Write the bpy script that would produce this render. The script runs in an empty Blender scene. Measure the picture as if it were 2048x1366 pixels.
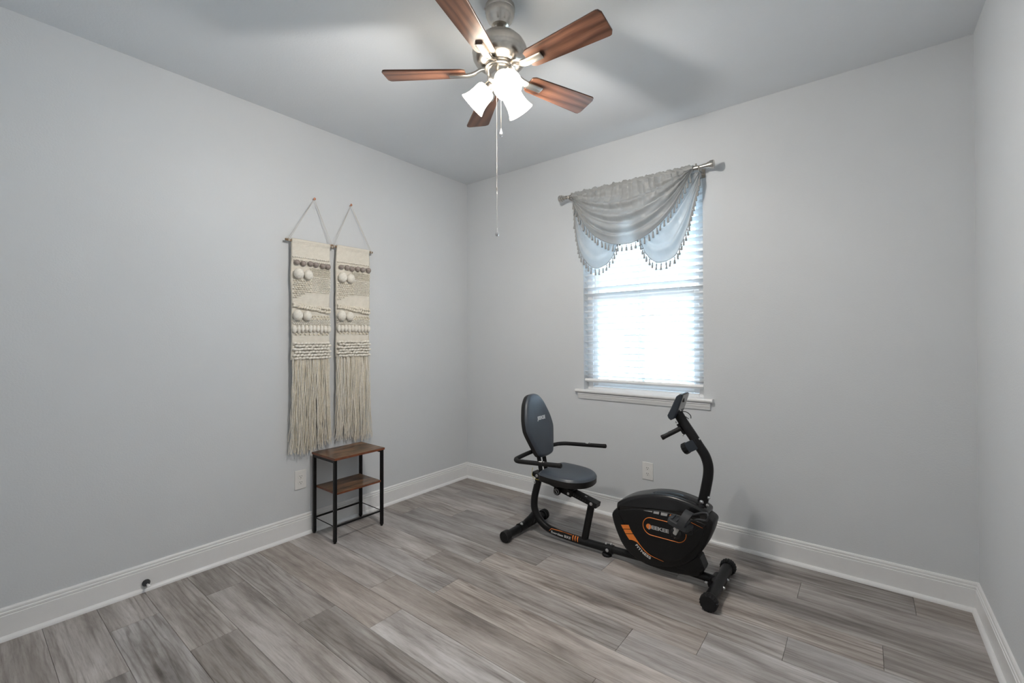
import bpy, math, random
from mathutils import Vector, Matrix

S = bpy.context.scene
C = S.collection
PI = math.pi
rad = math.radians

# ------------------------------------------------------------------ camera
H = 2.74            # ceiling height
W = 3.346           # width of the back wall
REAR = -3.22        # rear wall, behind the camera
cam = bpy.data.cameras.new('camera')
cam.sensor_width = 36.0
cam.lens = 891.5165 * 36.0 / 2048.0
cam.shift_y = -14.17 / 2048.0
cam.clip_start = 0.02
cam.clip_end = 300
camo = bpy.data.objects.new('camera', cam)
C.objects.link(camo)
yaw, pitch, roll = rad(38.32535), rad(0.4691), rad(-0.13652)
fw = Vector((-math.sin(yaw)*math.cos(pitch), math.cos(yaw)*math.cos(pitch), math.sin(pitch)))
rt = Vector((math.cos(yaw), math.sin(yaw), 0))
up = rt.cross(fw)
rt, up = rt*math.cos(roll)+up*math.sin(roll), up*math.cos(roll)-rt*math.sin(roll)
camo.matrix_world = Matrix(((rt.x, up.x, -fw.x, 2.9286), (rt.y, up.y, -fw.y, -3.0219), (rt.z, up.z, -fw.z, 1.2969), (0, 0, 0, 1)))
S.camera = camo

# ------------------------------------------------------------------ world, portal, exposure
SKY = 32.0
LAMP = 35.0
wd = bpy.data.worlds.new('overcast_sky')
S.world = wd
wd.use_nodes = True
bg = wd.node_tree.nodes['Background']
bg.inputs[0].default_value = (0.62, 0.81, 1.0, 1)
# overcast sky: three times brighter overhead than at the horizon
_n = wd.node_tree.nodes; _l = wd.node_tree.links
_tc = _n.new('ShaderNodeTexCoord'); _sx = _n.new('ShaderNodeSeparateXYZ'); _mr = _n.new('ShaderNodeMapRange')
_mr.inputs['To Min'].default_value = SKY/3; _mr.inputs['To Max'].default_value = SKY
_l.new(_tc.outputs['Generated'], _sx.inputs[0]); _l.new(_sx.outputs['Z'], _mr.inputs['Value'])
_l.new(_mr.outputs[0], bg.inputs[1])
pl = bpy.data.lights.new('window_portal', 'AREA')
pl.shape = 'RECTANGLE'; pl.size = 0.87; pl.size_y = 1.43
pl.cycles.is_portal = True
plo = bpy.data.objects.new('window_portal', pl)
C.objects.link(plo)
plo.location = (1.677, 0.16, 1.62)
plo.rotation_euler = (rad(-90), 0, 0)
S.view_settings.view_transform = 'Standard'
S.view_settings.look = 'None'
S.view_settings.gamma = 1.0
S.view_settings.use_curve_mapping = False
S.view_settings.exposure = 0.0

# ------------------------------------------------------------------ materials
def lin(r, g, b):
    f = lambda c: (c/255/12.92) if c/255 <= 0.04045 else ((c/255+0.055)/1.055)**2.4
    return (f(r), f(g), f(b), 1)

def new_mat(name):
    m = bpy.data.materials.new(name); m.use_nodes = True
    nt = m.node_tree
    return m, nt, nt.nodes['Principled BSDF']

def bump(nt, bsdf, height, strength, dist):
    b = nt.nodes.new('ShaderNodeBump')
    b.inputs['Strength'].default_value = strength
    b.inputs['Distance'].default_value = dist
    nt.links.new(height, b.inputs['Height'])
    nt.links.new(b.outputs[0], bsdf.inputs['Normal'])
    return b

def coords(nt, scale=(1, 1, 1), kind='Object', rnd=False):
    tc = nt.nodes.new('ShaderNodeTexCoord')
    mp = nt.nodes.new('ShaderNodeMapping')
    mp.inputs['Scale'].default_value = scale
    nt.links.new(tc.outputs[kind], mp.inputs['Vector'])
    if rnd:
        oi = nt.nodes.new('ShaderNodeObjectInfo')
        mu = nt.nodes.new('ShaderNodeVectorMath'); mu.operation = 'SCALE'
        mu.inputs[0].default_value = (37.0, 11.3, 5.1)
        nt.links.new(oi.outputs['Random'], mu.inputs['Scale'])
        nt.links.new(mu.outputs[0], mp.inputs['Location'])
    return mp.outputs[0]

def noise(nt, vec, scale, detail=3, rough=0.55, dist=0.0):
    n = nt.nodes.new('ShaderNodeTexNoise')
    n.inputs['Scale'].default_value = scale
    n.inputs['Detail'].default_value = detail
    n.inputs['Roughness'].default_value = rough
    n.inputs['Distortion'].default_value = dist
    nt.links.new(vec, n.inputs['Vector'])
    return n.outputs['Fac']

def ramp(nt, fac, stops):
    r = nt.nodes.new('ShaderNodeValToRGB')
    cr = r.color_ramp
    while len(cr.elements) < len(stops):
        cr.elements.new(0.5)
    for e, (p, c) in zip(cr.elements, stops):
        e.position = p; e.color = c
    nt.links.new(fac, r.inputs[0])
    return r.outputs[0]

def mixc(nt, fac, a, b, mode='MIX'):
    n = nt.nodes.new('ShaderNodeMix'); n.data_type = 'RGBA'; n.blend_type = mode
    ins = n.inputs
    for sock, val in ((ins[0], fac), (ins[6], a), (ins[7], b)):
        if isinstance(val, (int, float)):
            sock.default_value = val
        elif isinstance(val, tuple):
            sock.default_value = val
        else:
            nt.links.new(val, sock)
    return n.outputs[2]

def simple(name, col, rough=0.5, metal=0.0, spec=0.5, vary=0.06, scale=30, bmp=0.0, bscale=200, bdist=0.001, coat=0.0, sheen=0.0):
    m, nt, b = new_mat(name)
    v = coords(nt)
    f = noise(nt, v, scale)
    lo = tuple(max(0, c*(1-vary)) for c in col[:3])+(1,)
    hi = tuple(min(1, c*(1+vary)) for c in col[:3])+(1,)
    nt.links.new(ramp(nt, f, [(0.3, lo), (0.7, hi)]), b.inputs['Base Color'])
    b.inputs['Roughness'].default_value = rough
    b.inputs['Metallic'].default_value = metal
    b.inputs['Specular IOR Level'].default_value = spec
    b.inputs['Coat Weight'].default_value = coat
    b.inputs['Sheen Weight'].default_value = sheen
    if bmp:
        bump(nt, b, noise(nt, v, bscale, 4), bmp, bdist)
    return m

M = {}
M['wall'] = simple('painted_drywall', (0.655, 0.678, 0.70, 1), 0.55, spec=0.35, vary=0.01, scale=3, bmp=0.35, bscale=130, bdist=0.002)
M['ceiling'] = simple('painted_ceiling', (0.74, 0.77, 0.80, 1), 0.7, spec=0.3, vary=0.01, scale=3, bmp=0.35, bscale=110, bdist=0.002)
M['trim'] = simple('white_trim_paint', (0.82, 0.825, 0.83, 1), 0.32, vary=0.01)
M['vinyl'] = simple('white_vinyl', (0.88, 0.89, 0.90, 1), 0.35, vary=0.01)
M['blind'] = simple('white_faux_wood', (0.90, 0.91, 0.92, 1), 0.4, vary=0.01)
M['plate'] = simple('white_plastic', (0.78, 0.775, 0.76, 1), 0.35, vary=0.01)
M['slot'] = simple('dark_slot', (0.03, 0.028, 0.025, 1), 0.6)
M['subfloor'] = simple('dark_subfloor', (0.05, 0.045, 0.04, 1), 0.8)
M['black'] = simple('black_powder_coat', (0.007, 0.007, 0.0078, 1), 0.38, spec=0.28, vary=0.15, scale=60, bmp=0.08, bscale=500, bdist=0.0004)
M['blackplastic'] = simple('black_plastic', (0.008, 0.0082, 0.0092, 1), 0.42, spec=0.28, vary=0.1, bmp=0.1, bscale=900, bdist=0.0003)
M['gloss'] = simple('glossy_black_plastic', (0.007, 0.007, 0.008, 1), 0.26, vary=0.1)
M['rubber'] = simple('black_rubber', (0.011, 0.011, 0.012, 1), 0.62, spec=0.28, vary=0.15)
M['foam'] = simple('black_foam', (0.010, 0.010, 0.011, 1), 0.55, spec=0.28, vary=0.1, bmp=0.2, bscale=700, bdist=0.0005)
M['vinylsheen'] = simple('black_vinyl_painted_sheen', (0.040, 0.050, 0.065, 1), 0.38, spec=0.6, vary=0.08, scale=12, bmp=0.2, bscale=350, bdist=0.0006)  # black vinyl with the window's bluish reflection painted into its base colour
M['vinylside'] = simple('black_side_vinyl', (0.012, 0.012, 0.013, 1), 0.45, spec=0.35, vary=0.1, bmp=0.2, bscale=350, bdist=0.0006)  # same vinyl on the sides, without the painted reflection
M['orange'] = simple('orange_print', (0.80, 0.22, 0.035, 1), 0.45, vary=0.03)
M['white'] = simple('white_print', (0.75, 0.75, 0.75, 1), 0.5, vary=0.02)
M['silver'] = simple('silver_print', (0.42, 0.42, 0.42, 1), 0.45, vary=0.05)
M['chrome'] = simple('zinc_bolt', (0.62, 0.62, 0.63, 1), 0.28, metal=1.0, vary=0.05)
M['nickel'] = simple('brushed_nickel', (0.55, 0.52, 0.48, 1), 0.27, metal=1.0, vary=0.06, scale=80)
M['darknickel'] = simple('aged_nickel', (0.42, 0.39, 0.35, 1), 0.33, metal=1.0, vary=0.08, scale=80)
M['copper'] = simple('copper', (0.75, 0.33, 0.2, 1), 0.3, metal=1.0)
M['yellow'] = simple('yellow_cord', (0.55, 0.42, 0.05, 1), 0.6)
M['jute'] = simple('pale_cord', (0.55, 0.52, 0.47, 1), 0.85)
M['screen'] = simple('dark_screen', (0.02, 0.024, 0.03, 1), 0.15)
M['bluegray'] = simple('blue_black_plastic', (0.02, 0.026, 0.036, 1), 0.4)
M['rubbergrey'] = simple('dark_grey_rubber', (0.028, 0.03, 0.034, 1), 0.6)
M['spring'] = simple('spring_steel', (0.7, 0.7, 0.7, 1), 0.3, metal=1.0)

def wool(name, col, vary=0.1):
    m, nt, b = new_mat(name)
    v = coords(nt)
    f = noise(nt, v, 90, 4)
    lo = tuple(c*(1-vary) for c in col)+(1,); hi = tuple(min(1, c*(1+vary)) for c in col)+(1,)
    nt.links.new(ramp(nt, f, [(0.3, lo), (0.7, hi)]), b.inputs['Base Color'])
    b.inputs['Roughness'].default_value = 0.95
    b.inputs['Specular IOR Level'].default_value = 0.1
    b.inputs['Sheen Weight'].default_value = 0.15
    bump(nt, b, noise(nt, v, 400, 3), 0.5, 0.002)
    return m
M['wool'] = wool('cream_wool', (0.80, 0.75, 0.65))
M['wool2'] = wool('ivory_wool', (0.84, 0.805, 0.73))
M['wool3'] = wool('straw_wool', (0.79, 0.725, 0.59))
M['woolgrey'] = wool('taupe_grey_wool', (0.33, 0.285, 0.26), 0.2)

def weave():
    m, nt, b = new_mat('cream_plain_weave')
    v = coords(nt)
    f = noise(nt, v, 40, 4)
    nt.links.new(ramp(nt, f, [(0.3, (0.74, 0.70, 0.615, 1)), (0.7, (0.82, 0.775, 0.69, 1))]), b.inputs['Base Color'])
    b.inputs['Roughness'].default_value = 0.95
    b.inputs['Specular IOR Level'].default_value = 0.1
    w = nt.nodes.new('ShaderNodeTexWave'); w.bands_direction = 'Z'
    w.inputs['Scale'].default_value = 55; w.inputs['Distortion'].default_value = 1.0
    nt.links.new(v, w.inputs['Vector'])
    bump(nt, b, w.outputs['Fac'], 0.5, 0.002)
    return m
M['weave'] = weave()

def plank_mat():
    m, nt, b = new_mat('grey_oak_vinyl_plank')
    oi = nt.nodes.new('ShaderNodeObjectInfo')
    vb = coords(nt, (1.1, 7.0, 1.0), rnd=True)
    broad = noise(nt, vb, 1.6, 5, 0.62, 0.3)
    vf = coords(nt, (2.6, 48.0, 1.0), rnd=True)
    fine = noise(nt, vf, 3.0, 8, 0.75, 0.1)
    vw = coords(nt, (0.42, 4.2, 1.0), rnd=True)
    wv = nt.nodes.new('ShaderNodeTexWave'); wv.bands_direction = 'Y'; wv.wave_profile = 'SIN'
    wv.inputs['Scale'].default_value = 2.6; wv.inputs['Distortion'].default_value = 17.0
    wv.inputs['Detail'].default_value = 3.0; wv.inputs['Detail Scale'].default_value = 1.1
    nt.links.new(vw, wv.inputs['Vector'])
    c1 = ramp(nt, broad, [(0.28, lin(118, 112, 109)), (0.45, lin(157, 151, 147)), (0.58, lin(177, 172, 169)), (0.74, lin(199, 195, 193))])
    c2 = ramp(nt, fine, [(0.30, (0.60, 0.585, 0.57, 1)), (0.48, (0.97, 0.97, 0.97, 1)), (0.72, (1.14, 1.14, 1.15, 1))])
    c3 = ramp(nt, wv.outputs['Fac'], [(0.0, (0.70, 0.68, 0.66, 1)), (0.25, (0.96, 0.96, 0.96, 1)), (1.0, (1.04, 1.04, 1.04, 1))])
    streak = noise(nt, coords(nt, (0.9, 24.0, 1.0), rnd=True), 1.7, 5, 0.65, 0.15)
    c4 = ramp(nt, streak, [(0.30, (0.70, 0.68, 0.665, 1)), (0.50, (1.0, 1.0, 1.0, 1)), (0.70, (1.10, 1.10, 1.11, 1))])
    c = mixc(nt, 0.85, c1, c2, 'MULTIPLY')
    c = mixc(nt, 0.9, c, c4, 'MULTIPLY')
    vm = noise(nt, coords(nt, (0.7, 2.5, 1.0), rnd=True), 1.3, 1)
    msk = ramp(nt, vm, [(0.46, (0, 0, 0, 1)), (0.58, (1, 1, 1, 1))])
    c = mixc(nt, msk, c, mixc(nt, 1.0, c, c3, 'MULTIPLY'))
    c = mixc(nt, 1.0, c, oi.outputs['Color'], 'MULTIPLY')
    nt.links.new(c, b.inputs['Base Color'])
    b.inputs['Roughness'].default_value = 0.42
    b.inputs['Specular IOR Level'].default_value = 0.4
    bump(nt, b, fine, 0.12, 0.001)
    return m
M['plank'] = plank_mat()

def walnut():
    m, nt, b = new_mat('walnut_blade')
    v = coords(nt, (2.6, 15.0, 1.0), rnd=True)
    w = nt.nodes.new('ShaderNodeTexWave'); w.bands_direction = 'Y'
    w.inputs['Scale'].default_value = 0.42; w.inputs['Distortion'].default_value = 14.0
    w.inputs['Detail'].default_value = 3.0; w.inputs['Detail Scale'].default_value = 0.8
    nt.links.new(v, w.inputs['Vector'])
    f = noise(nt, coords(nt, (5, 160, 1), rnd=True), 2.0, 4)
    c1 = ramp(nt, w.outputs['Fac'], [(0.0, (0.055, 0.022, 0.012, 1)), (0.25, (0.085, 0.036, 0.020, 1)), (1.0, (0.125, 0.056, 0.032, 1))])
    c2 = ramp(nt, f, [(0.3, (0.65, 0.62, 0.6, 1)), (0.65, (1.1, 1.1, 1.1, 1))])
    nt.links.new(mixc(nt, 0.8, c1, c2, 'MULTIPLY'), b.inputs['Base Color'])
    b.inputs['Roughness'].default_value = 0.33
    b.inputs['Specular IOR Level'].default_value = 0.5
    return m
M['walnut'] = walnut()

def rustic():
    m, nt, b = new_mat('rustic_brown_board')
    v = coords(nt, (9.0, 2.2, 9.0), rnd=True)
    f = noise(nt, v, 2.2, 4, 0.6, 1.0)
    g = noise(nt, coords(nt, (120, 6, 120), rnd=True), 1.0, 4)
    c1 = ramp(nt, f, [(0.30, (0.022, 0.016, 0.012, 1)), (0.45, (0.10, 0.052, 0.026, 1)), (0.58, (0.22, 0.115, 0.055, 1)), (0.72, (0.27, 0.16, 0.085, 1))])
    c2 = ramp(nt, g, [(0.3, (0.7, 0.7, 0.7, 1)), (0.6, (1.05, 1.05, 1.05, 1))])
    nt.links.new(mixc(nt, 0.8, c1, c2, 'MULTIPLY'), b.inputs['Base Color'])
    b.inputs['Roughness'].default_value = 0.28
    return m
M['rustic'] = rustic()
M['rusticedge'] = simple('red_brown_board_edge', (0.17, 0.055, 0.025, 1), 0.4, vary=0.3, scale=25)

def satin():
    m, nt, b = new_mat('silver_grey_satin')
    out = nt.nodes['Material Output']
    v = coords(nt)
    f = noise(nt, v, 14, 3)
    col = ramp(nt, f, [(0.3, (0.38, 0.385, 0.38, 1)), (0.7, (0.45, 0.455, 0.45, 1))])
    nt.links.new(col, b.inputs['Base Color'])
    b.inputs['Roughness'].default_value = 0.36
    b.inputs['Sheen Weight'].default_value = 0.3
    tr = nt.nodes.new('ShaderNodeBsdfTranslucent')
    tr.inputs['Color'].default_value = (0.62, 0.68, 0.72, 1)
    mx = nt.nodes.new('ShaderNodeMixShader'); mx.inputs[0].default_value = 0.20
    nt.links.new(b.outputs[0], mx.inputs[1]); nt.links.new(tr.outputs[0], mx.inputs[2])
    nt.links.new(mx.outputs[0], out.inputs['Surface'])
    return m
M['satin'] = satin()
M['tassel'] = simple('grey_tassel_thread', (0.34, 0.34, 0.335, 1), 0.7, vary=0.1, scale=300)

def glass():
    m, nt, b = new_mat('window_glass')
    out = nt.nodes['Material Output']
    v = coords(nt)
    t = nt.nodes.new('ShaderNodeBsdfTransparent')
    nt.links.new(ramp(nt, noise(nt, v, 2), [(0, (0.93, 0.95, 0.95, 1)), (1, (0.95, 0.97, 0.97, 1))]), t.inputs['Color'])
    g = nt.nodes.new('ShaderNodeBsdfGlossy'); g.inputs['Roughness'].default_value = 0.02
    fr = nt.nodes.new('ShaderNodeFresnel'); fr.inputs['IOR'].default_value = 1.45
    mx = nt.nodes.new('ShaderNodeMixShader')
    nt.links.new(fr.outputs[0], mx.inputs[0]); nt.links.new(t.outputs[0], mx.inputs[1]); nt.links.new(g.outputs[0], mx.inputs[2])
    nt.links.new(mx.outputs[0], out.inputs['Surface'])
    return m
M['glass'] = glass()

def glow(name, col, strength, trans):
    m, nt, b = new_mat(name)
    out = nt.nodes['Material Output']
    v = coords(nt)
    c = ramp(nt, noise(nt, v, 20), [(0.3, tuple(x*0.97 for x in col[:3])+(1,)), (0.7, col)])
    em = nt.nodes.new('ShaderNodeEmission'); em.inputs[1].default_value = strength
    nt.links.new(c, em.inputs[0])
    tr = nt.nodes.new('ShaderNodeBsdfTranslucent'); tr.inputs['Color'].default_value = (0.50, 0.48, 0.45, 1)
    ad = nt.nodes.new('ShaderNodeAddShader')
    nt.links.new(em.outputs[0], ad.inputs[0]); nt.links.new(tr.outputs[0], ad.inputs[1])
    nt.links.new((ad if trans else em).outputs[0], out.inputs['Surface'])
    return m
LAMPCOL = (1.0, 0.95, 0.885, 1)
M['shade'] = glow('lit_frosted_glass', (1.0, 0.91, 0.79, 1), LAMP*0.30, True)
M['bulb'] = glow('lit_bulb', (1.0, 0.91, 0.79, 1), LAMP*4, False)

M['bounce_ground'] = simple('pale_bounce_ground', (0.52, 0.51, 0.49, 1), 0.9, vary=0.08, scale=6)  # made-up pale ground, chosen to bounce daylight up through the blind
M['leaf'] = simple('hedge_leaf', (0.16, 0.26, 0.07, 1), 0.6, vary=0.4, scale=8)
M['bark'] = simple('grey_bark', (0.22, 0.18, 0.14, 1), 0.9, vary=0.3)
M['siding'] = simple('pale_siding', (0.72, 0.68, 0.62, 1), 0.8, vary=0.04)
M['shingle'] = simple('grey_roof_shingle', (0.30, 0.28, 0.27, 1), 0.9, vary=0.2, scale=4)
M['housepane'] = simple('house_window_glass', (0.12, 0.14, 0.16, 1), 0.1)

# ------------------------------------------------------------------ mesh helpers
def frame_to(axis):
    z = Vector(axis).normalized()
    a = Vector((0, 0, 1)) if abs(z.z) < 0.9 else Vector((1, 0, 0))
    x = a.cross(z).normalized(); y = z.cross(x)
    return x, y, z

class MB:
    def __init__(s): s.v = []; s.f = []; s.mi = []
    def add(s, vs, fs, mi=0):
        o = len(s.v); s.v += [tuple(p) for p in vs]
        s.f += [tuple(i+o for i in f) for f in fs]; s.mi += [mi]*len(fs); return s
    def box(s, lo, hi, mi=0):
        x0, y0, z0 = lo; x1, y1, z1 = hi
        vs = [(x0,y0,z0),(x1,y0,z0),(x1,y1,z0),(x0,y1,z0),(x0,y0,z1),(x1,y0,z1),(x1,y1,z1),(x0,y1,z1)]
        return s.add(vs, [(0,3,2,1),(4,5,6,7),(0,1,5,4),(1,2,6,5),(2,3,7,6),(3,0,4,7)], mi)
    def bar(s, p0, p1, w, h, side=(0, 1, 0), mi=0):
        """box from p0 to p1, w along side, h along the third axis"""
        p0 = Vector(p0); p1 = Vector(p1); d = (p1-p0).normalized()
        sd = Vector(side); sd = (sd - d*sd.dot(d)).normalized(); n = d.cross(sd)
        vs = []
        for p in (p0, p1):
            for a, b in ((-1,-1),(1,-1),(1,1),(-1,1)):
                vs.append(p + sd*(a*w/2) + n*(b*h/2))
        return s.add(vs, [(0,1,2,3),(7,6,5,4),(0,4,5,1),(1,5,6,2),(2,6,7,3),(3,7,4,0)], mi)
    def tube(s, path, r, n=12, cap=True, closed=False, sq=None, mi=0):
        P = [Vector(p) for p in path]; N = len(P)
        R = r if isinstance(r, (list, tuple)) else [r]*N
        T = []
        for i in range(N):
            a = P[(i-1) % N] if (closed or i > 0) else P[0]
            b = P[(i+1) % N] if (closed or i < N-1) else P[-1]
            T.append((b-a).normalized())
        x, y, _ = frame_to(T[0]) if sq is None else (None, None, None)
        if sq is not None:
            x = Vector(sq[0]); x = (x - T[0]*x.dot(T[0])).normalized(); y = T[0].cross(x)
        vs = []
        for i in range(N):
            if i:
                x = (x - T[i]*x.dot(T[i])).normalized(); y = T[i].cross(x)
            for k in range(n):
                a = 2*PI*k/n
                ra = R[i]; rb = R[i]*(sq[1] if sq else 1)
                vs.append(P[i] + x*(math.cos(a)*ra) + y*(math.sin(a)*rb))
        fs = []
        for i in range(N if closed else N-1):
            j = (i+1) % N
            for k in range(n):
                l = (k+1) % n
                fs.append((i*n+k, i*n+l, j*n+l, j*n+k))
        if cap and not closed:
            fs.append(tuple(range(n-1, -1, -1))); fs.append(tuple((N-1)*n+k for k in range(n)))
        return s.add(vs, fs, mi)
    def lathe(s, prof, n=24, org=(0, 0, 0), axis=(0, 0, 1), cap=True, mi=0, ripple=None):
        x, y, z = frame_to(axis); o = Vector(org); vs = []
        for r, h in prof:
            for k in range(n):
                a = 2*PI*k/n
                rr = r*(1+ripple*((k % 2)*2-1)) if ripple else r
                vs.append(o + x*(math.cos(a)*rr) + y*(math.sin(a)*rr) + z*h)
        fs = []
        for i in range(len(prof)-1):
            for k in range(n):
                l = (k+1) % n
                fs.append((i*n+k, i*n+l, (i+1)*n+l, (i+1)*n+k))
        if cap:
            fs.append(tuple(range(n-1, -1, -1))); q = (len(prof)-1)*n
            fs.append(tuple(q+k for k in range(n)))
        return s.add(vs, fs, mi)
    def ell(s, c, rx, seg=8, ring=5, rot=None, mi=0):
        c = Vector(c); vs = []; fs = []
        Rm = rot if rot is not None else Matrix.Identity(3)
        vs.append(c + Rm @ Vector((0, 0, rx[2])))
        for i in range(1, ring):
            t = PI*i/ring
            for k in range(seg):
                a = 2*PI*k/seg
                vs.append(c + Rm @ Vector((rx[0]*math.sin(t)*math.cos(a), rx[1]*math.sin(t)*math.sin(a), rx[2]*math.cos(t))))
        vs.append(c - Rm @ Vector((0, 0, rx[2])))
        for k in range(seg): fs.append((0, 1+k, 1+(k+1) % seg))
        for i in range(ring-2):
            for k in range(seg):
                l = (k+1) % seg; a = 1+i*seg; b = a+seg
                fs.append((a+k, b+k, b+l, a+l))
        e = len(vs)-1; a = 1+(ring-2)*seg
        for k in range(seg): fs.append((e, a+(k+1) % seg, a+k))
        return s.add(vs, fs, mi)
    def layers(s, outline, lay, fr, mi=0, dome=None):
        """stack insets of an outline: lay = [(inset, height)], fr = (origin, e1, e2, n)"""
        o, e1, e2, nn = [Vector(q) for q in fr]; n = len(outline)
        area = sum(outline[i][0]*outline[(i+1) % n][1]-outline[(i+1) % n][0]*outline[i][1] for i in range(n))
        if area < 0: outline = outline[::-1]
        nor = []
        for i in range(n):
            a = outline[i-1]; b = outline[i]; c = outline[(i+1) % n]
            def nrm(p, q):
                dx, dy = q[0]-p[0], q[1]-p[1]; L = math.hypot(dx, dy) or 1e-9
                return (-dy/L, dx/L)
            n1, n2 = nrm(a, b), nrm(b, c)
            m = (n1[0]+n2[0], n1[1]+n2[1]); L = math.hypot(*m) or 1e-9
            m = (m[0]/L, m[1]/L)
            k = 1/max(0.6, m[0]*n1[0]+m[1]*n1[1])
            nor.append((m[0]*k, m[1]*k))
        cx = sum(p[0] for p in outline)/n; cy = sum(p[1] for p in outline)/n
        vs = []
        for ins, h in lay:
            for p, q in zip(outline, nor):
                if isinstance(ins, str):            # 's0.5' = scale about the centroid
                    k = float(ins[1:]); X, Y = cx+(p[0]-cx)*k, cy+(p[1]-cy)*k
                else:
                    X, Y = p[0]+q[0]*ins, p[1]+q[1]*ins
                vs.append(o + e1*X + e2*Y + nn*h)
        fs = []
        hand = e1.cross(e2).dot(nn) > 0
        rising = lay[-1][1] >= lay[0][1]
        for i in range(len(lay)-1):
            for k in range(n):
                l = (k+1) % n
                fs.append((i*n+k, i*n+l, (i+1)*n+l, (i+1)*n+k))
        fs.append(tuple(range(n-1, -1, -1))); q = (len(lay)-1)*n
        fs.append(tuple(q+k for k in range(n)))
        if hand != rising: fs = [f[::-1] for f in fs]
        return s.add(vs, fs, mi)
    def grid(s, fn, nu, nv, mi=0):
        vs = [fn(i/nu, j/nv) for j in range(nv+1) for i in range(nu+1)]
        fs = [(j*(nu+1)+i, j*(nu+1)+i+1, (j+1)*(nu+1)+i+1, (j+1)*(nu+1)+i) for j in range(nv) for i in range(nu)]
        return s.add(vs, fs, mi)
    def mesh(s, name, mats, smooth=None):
        me = bpy.data.meshes.new(name)
        me.from_pydata(s.v, [], s.f)
        for m in (mats if isinstance(mats, (list, tuple)) else [mats]): me.materials.append(m)
        if any(s.mi):
            me.polygons.foreach_set('material_index', s.mi)
        if smooth is not None:
            me.polygons.foreach_set('use_smooth', [True]*len(me.polygons))
            me.set_sharp_from_angle(angle=rad(smooth))
        me.update(); me.validate()
        return me
    def build(s, name, mats, parent=None, smooth=None, loc=None, rot=None):
        return put(name, s.mesh(name, mats, smooth), parent, loc, rot)

def put(name, me, parent=None, loc=None, rot=None):
    o = bpy.data.objects.new(name, me); C.objects.link(o)
    if parent: o.parent = parent
    if loc is not None: o.location = loc
    if rot is not None: o.rotation_euler = rot
    return o

def bev(o, w, seg=2, ang=30):
    m = o.modifiers.new('bevel', 'BEVEL'); m.width = w; m.segments = seg
    m.limit_method = 'ANGLE'; m.angle_limit = rad(ang)
    return o

def tag(o, label=None, cat=None, group=None, kind=None):
    if label: o['label'] = label
    if cat: o['category'] = cat
    if group: o['group'] = group
    if kind: o['kind'] = kind
    return o

def thing(name, label, cat, loc=(0, 0, 0), rz=0, group=None):
    o = bpy.data.objects.new(name, None); C.objects.link(o)
    o.empty_display_size = 0.05
    o.location = loc; o.rotation_euler = (0, 0, rz)
    return tag(o, label, cat, group)

def struct(o): o['kind'] = 'structure'; return o

def cr(pts, per=6, closed=False):
    """Catmull-Rom through the points"""
    n = len(pts); out = []
    rng = n if closed else n-1
    for i in range(rng):
        p0 = pts[(i-1) % n] if (closed or i > 0) else pts[0]
        p1 = pts[i]; p2 = pts[(i+1) % n]
        p3 = pts[(i+2) % n] if (closed or i < n-2) else pts[-1]
        for k in range(per):
            t = k/per
            out.append(tuple(0.5*((2*b)+(c-a)*t+(2*a-5*b+4*c-d)*t*t+(-a+3*b-3*c+d)*t**3) for a, b, c, d in zip(p0, p1, p2, p3)))
    if not closed: out.append(tuple(pts[-1]))
    return out

def resample(pts, n):
    P = [Vector(p) for p in pts]; L = [0]
    for a, b in zip(P, P[1:]): L.append(L[-1]+(b-a).length)
    out = []; j = 0
    for k in range(n+1):
        t = L[-1]*k/n
        while j < len(L)-2 and L[j+1] < t: j += 1
        d = L[j+1]-L[j]
        out.append(P[j].lerp(P[j+1], (t-L[j])/d if d else 0))
    return out

def text_geo(body, size, offset=0.0, shear=0.0, space=1.0, align='CENTER'):
    cu = bpy.data.curves.new('lettering', 'FONT')
    cu.body = body; cu.size = size; cu.align_x = align; cu.align_y = 'CENTER'
    cu.offset = offset; cu.shear = shear; cu.space_character = space
    cu.resolution_u = 4
    ob = bpy.data.objects.new('lettering_source', cu); C.objects.link(ob)
    dg = bpy.context.evaluated_depsgraph_get()
    me = ob.evaluated_get(dg).to_mesh()
    v = [tuple(p.co) for p in me.vertices]; f = [tuple(p.vertices) for p in me.polygons]
    ob.evaluated_get(dg).to_mesh_clear()
    bpy.data.objects.remove(ob); bpy.data.curves.remove(cu)
    return v, f

# ------------------------------------------------------------------ the room
T = 0.12
WX0, WX1, WZ0, WZ1 = 1.2405, 2.1135, 0.880, 2.335   # window opening
b = MB().box((-T, REAR-T, -0.10), (W+T, 0.16, -0.012))
floor = struct(b.build('floor', M['subfloor']))
b = MB().box((-T, REAR-T, H), (W+T, 0.16, H+0.1)); ceil_ = struct(b.build('ceiling', M['ceiling']))
struct(MB().box((-T, REAR-T, -0.05), (0, 0.0, H)).build('wall_left', M['wall']))
struct(MB().box((W, REAR-T, -0.05), (W+T, 0.0, H)).build('wall_right', M['wall']))
b = MB()
b.box((-T, 0, -0.05), (WX0, 0.15, H)); b.box((WX1, 0, -0.05), (W+T, 0.15, H))
b.box((WX0, 0, -0.05), (WX1, 0.15, WZ0)); b.box((WX0, 0, WZ1), (WX1, 0.15, H))
struct(b.build('wall_back', M['wall']))
struct(MB().box((0, REAR-T, -0.05), (W, REAR, H)).build('wall_rear', M['wall']))

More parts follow.
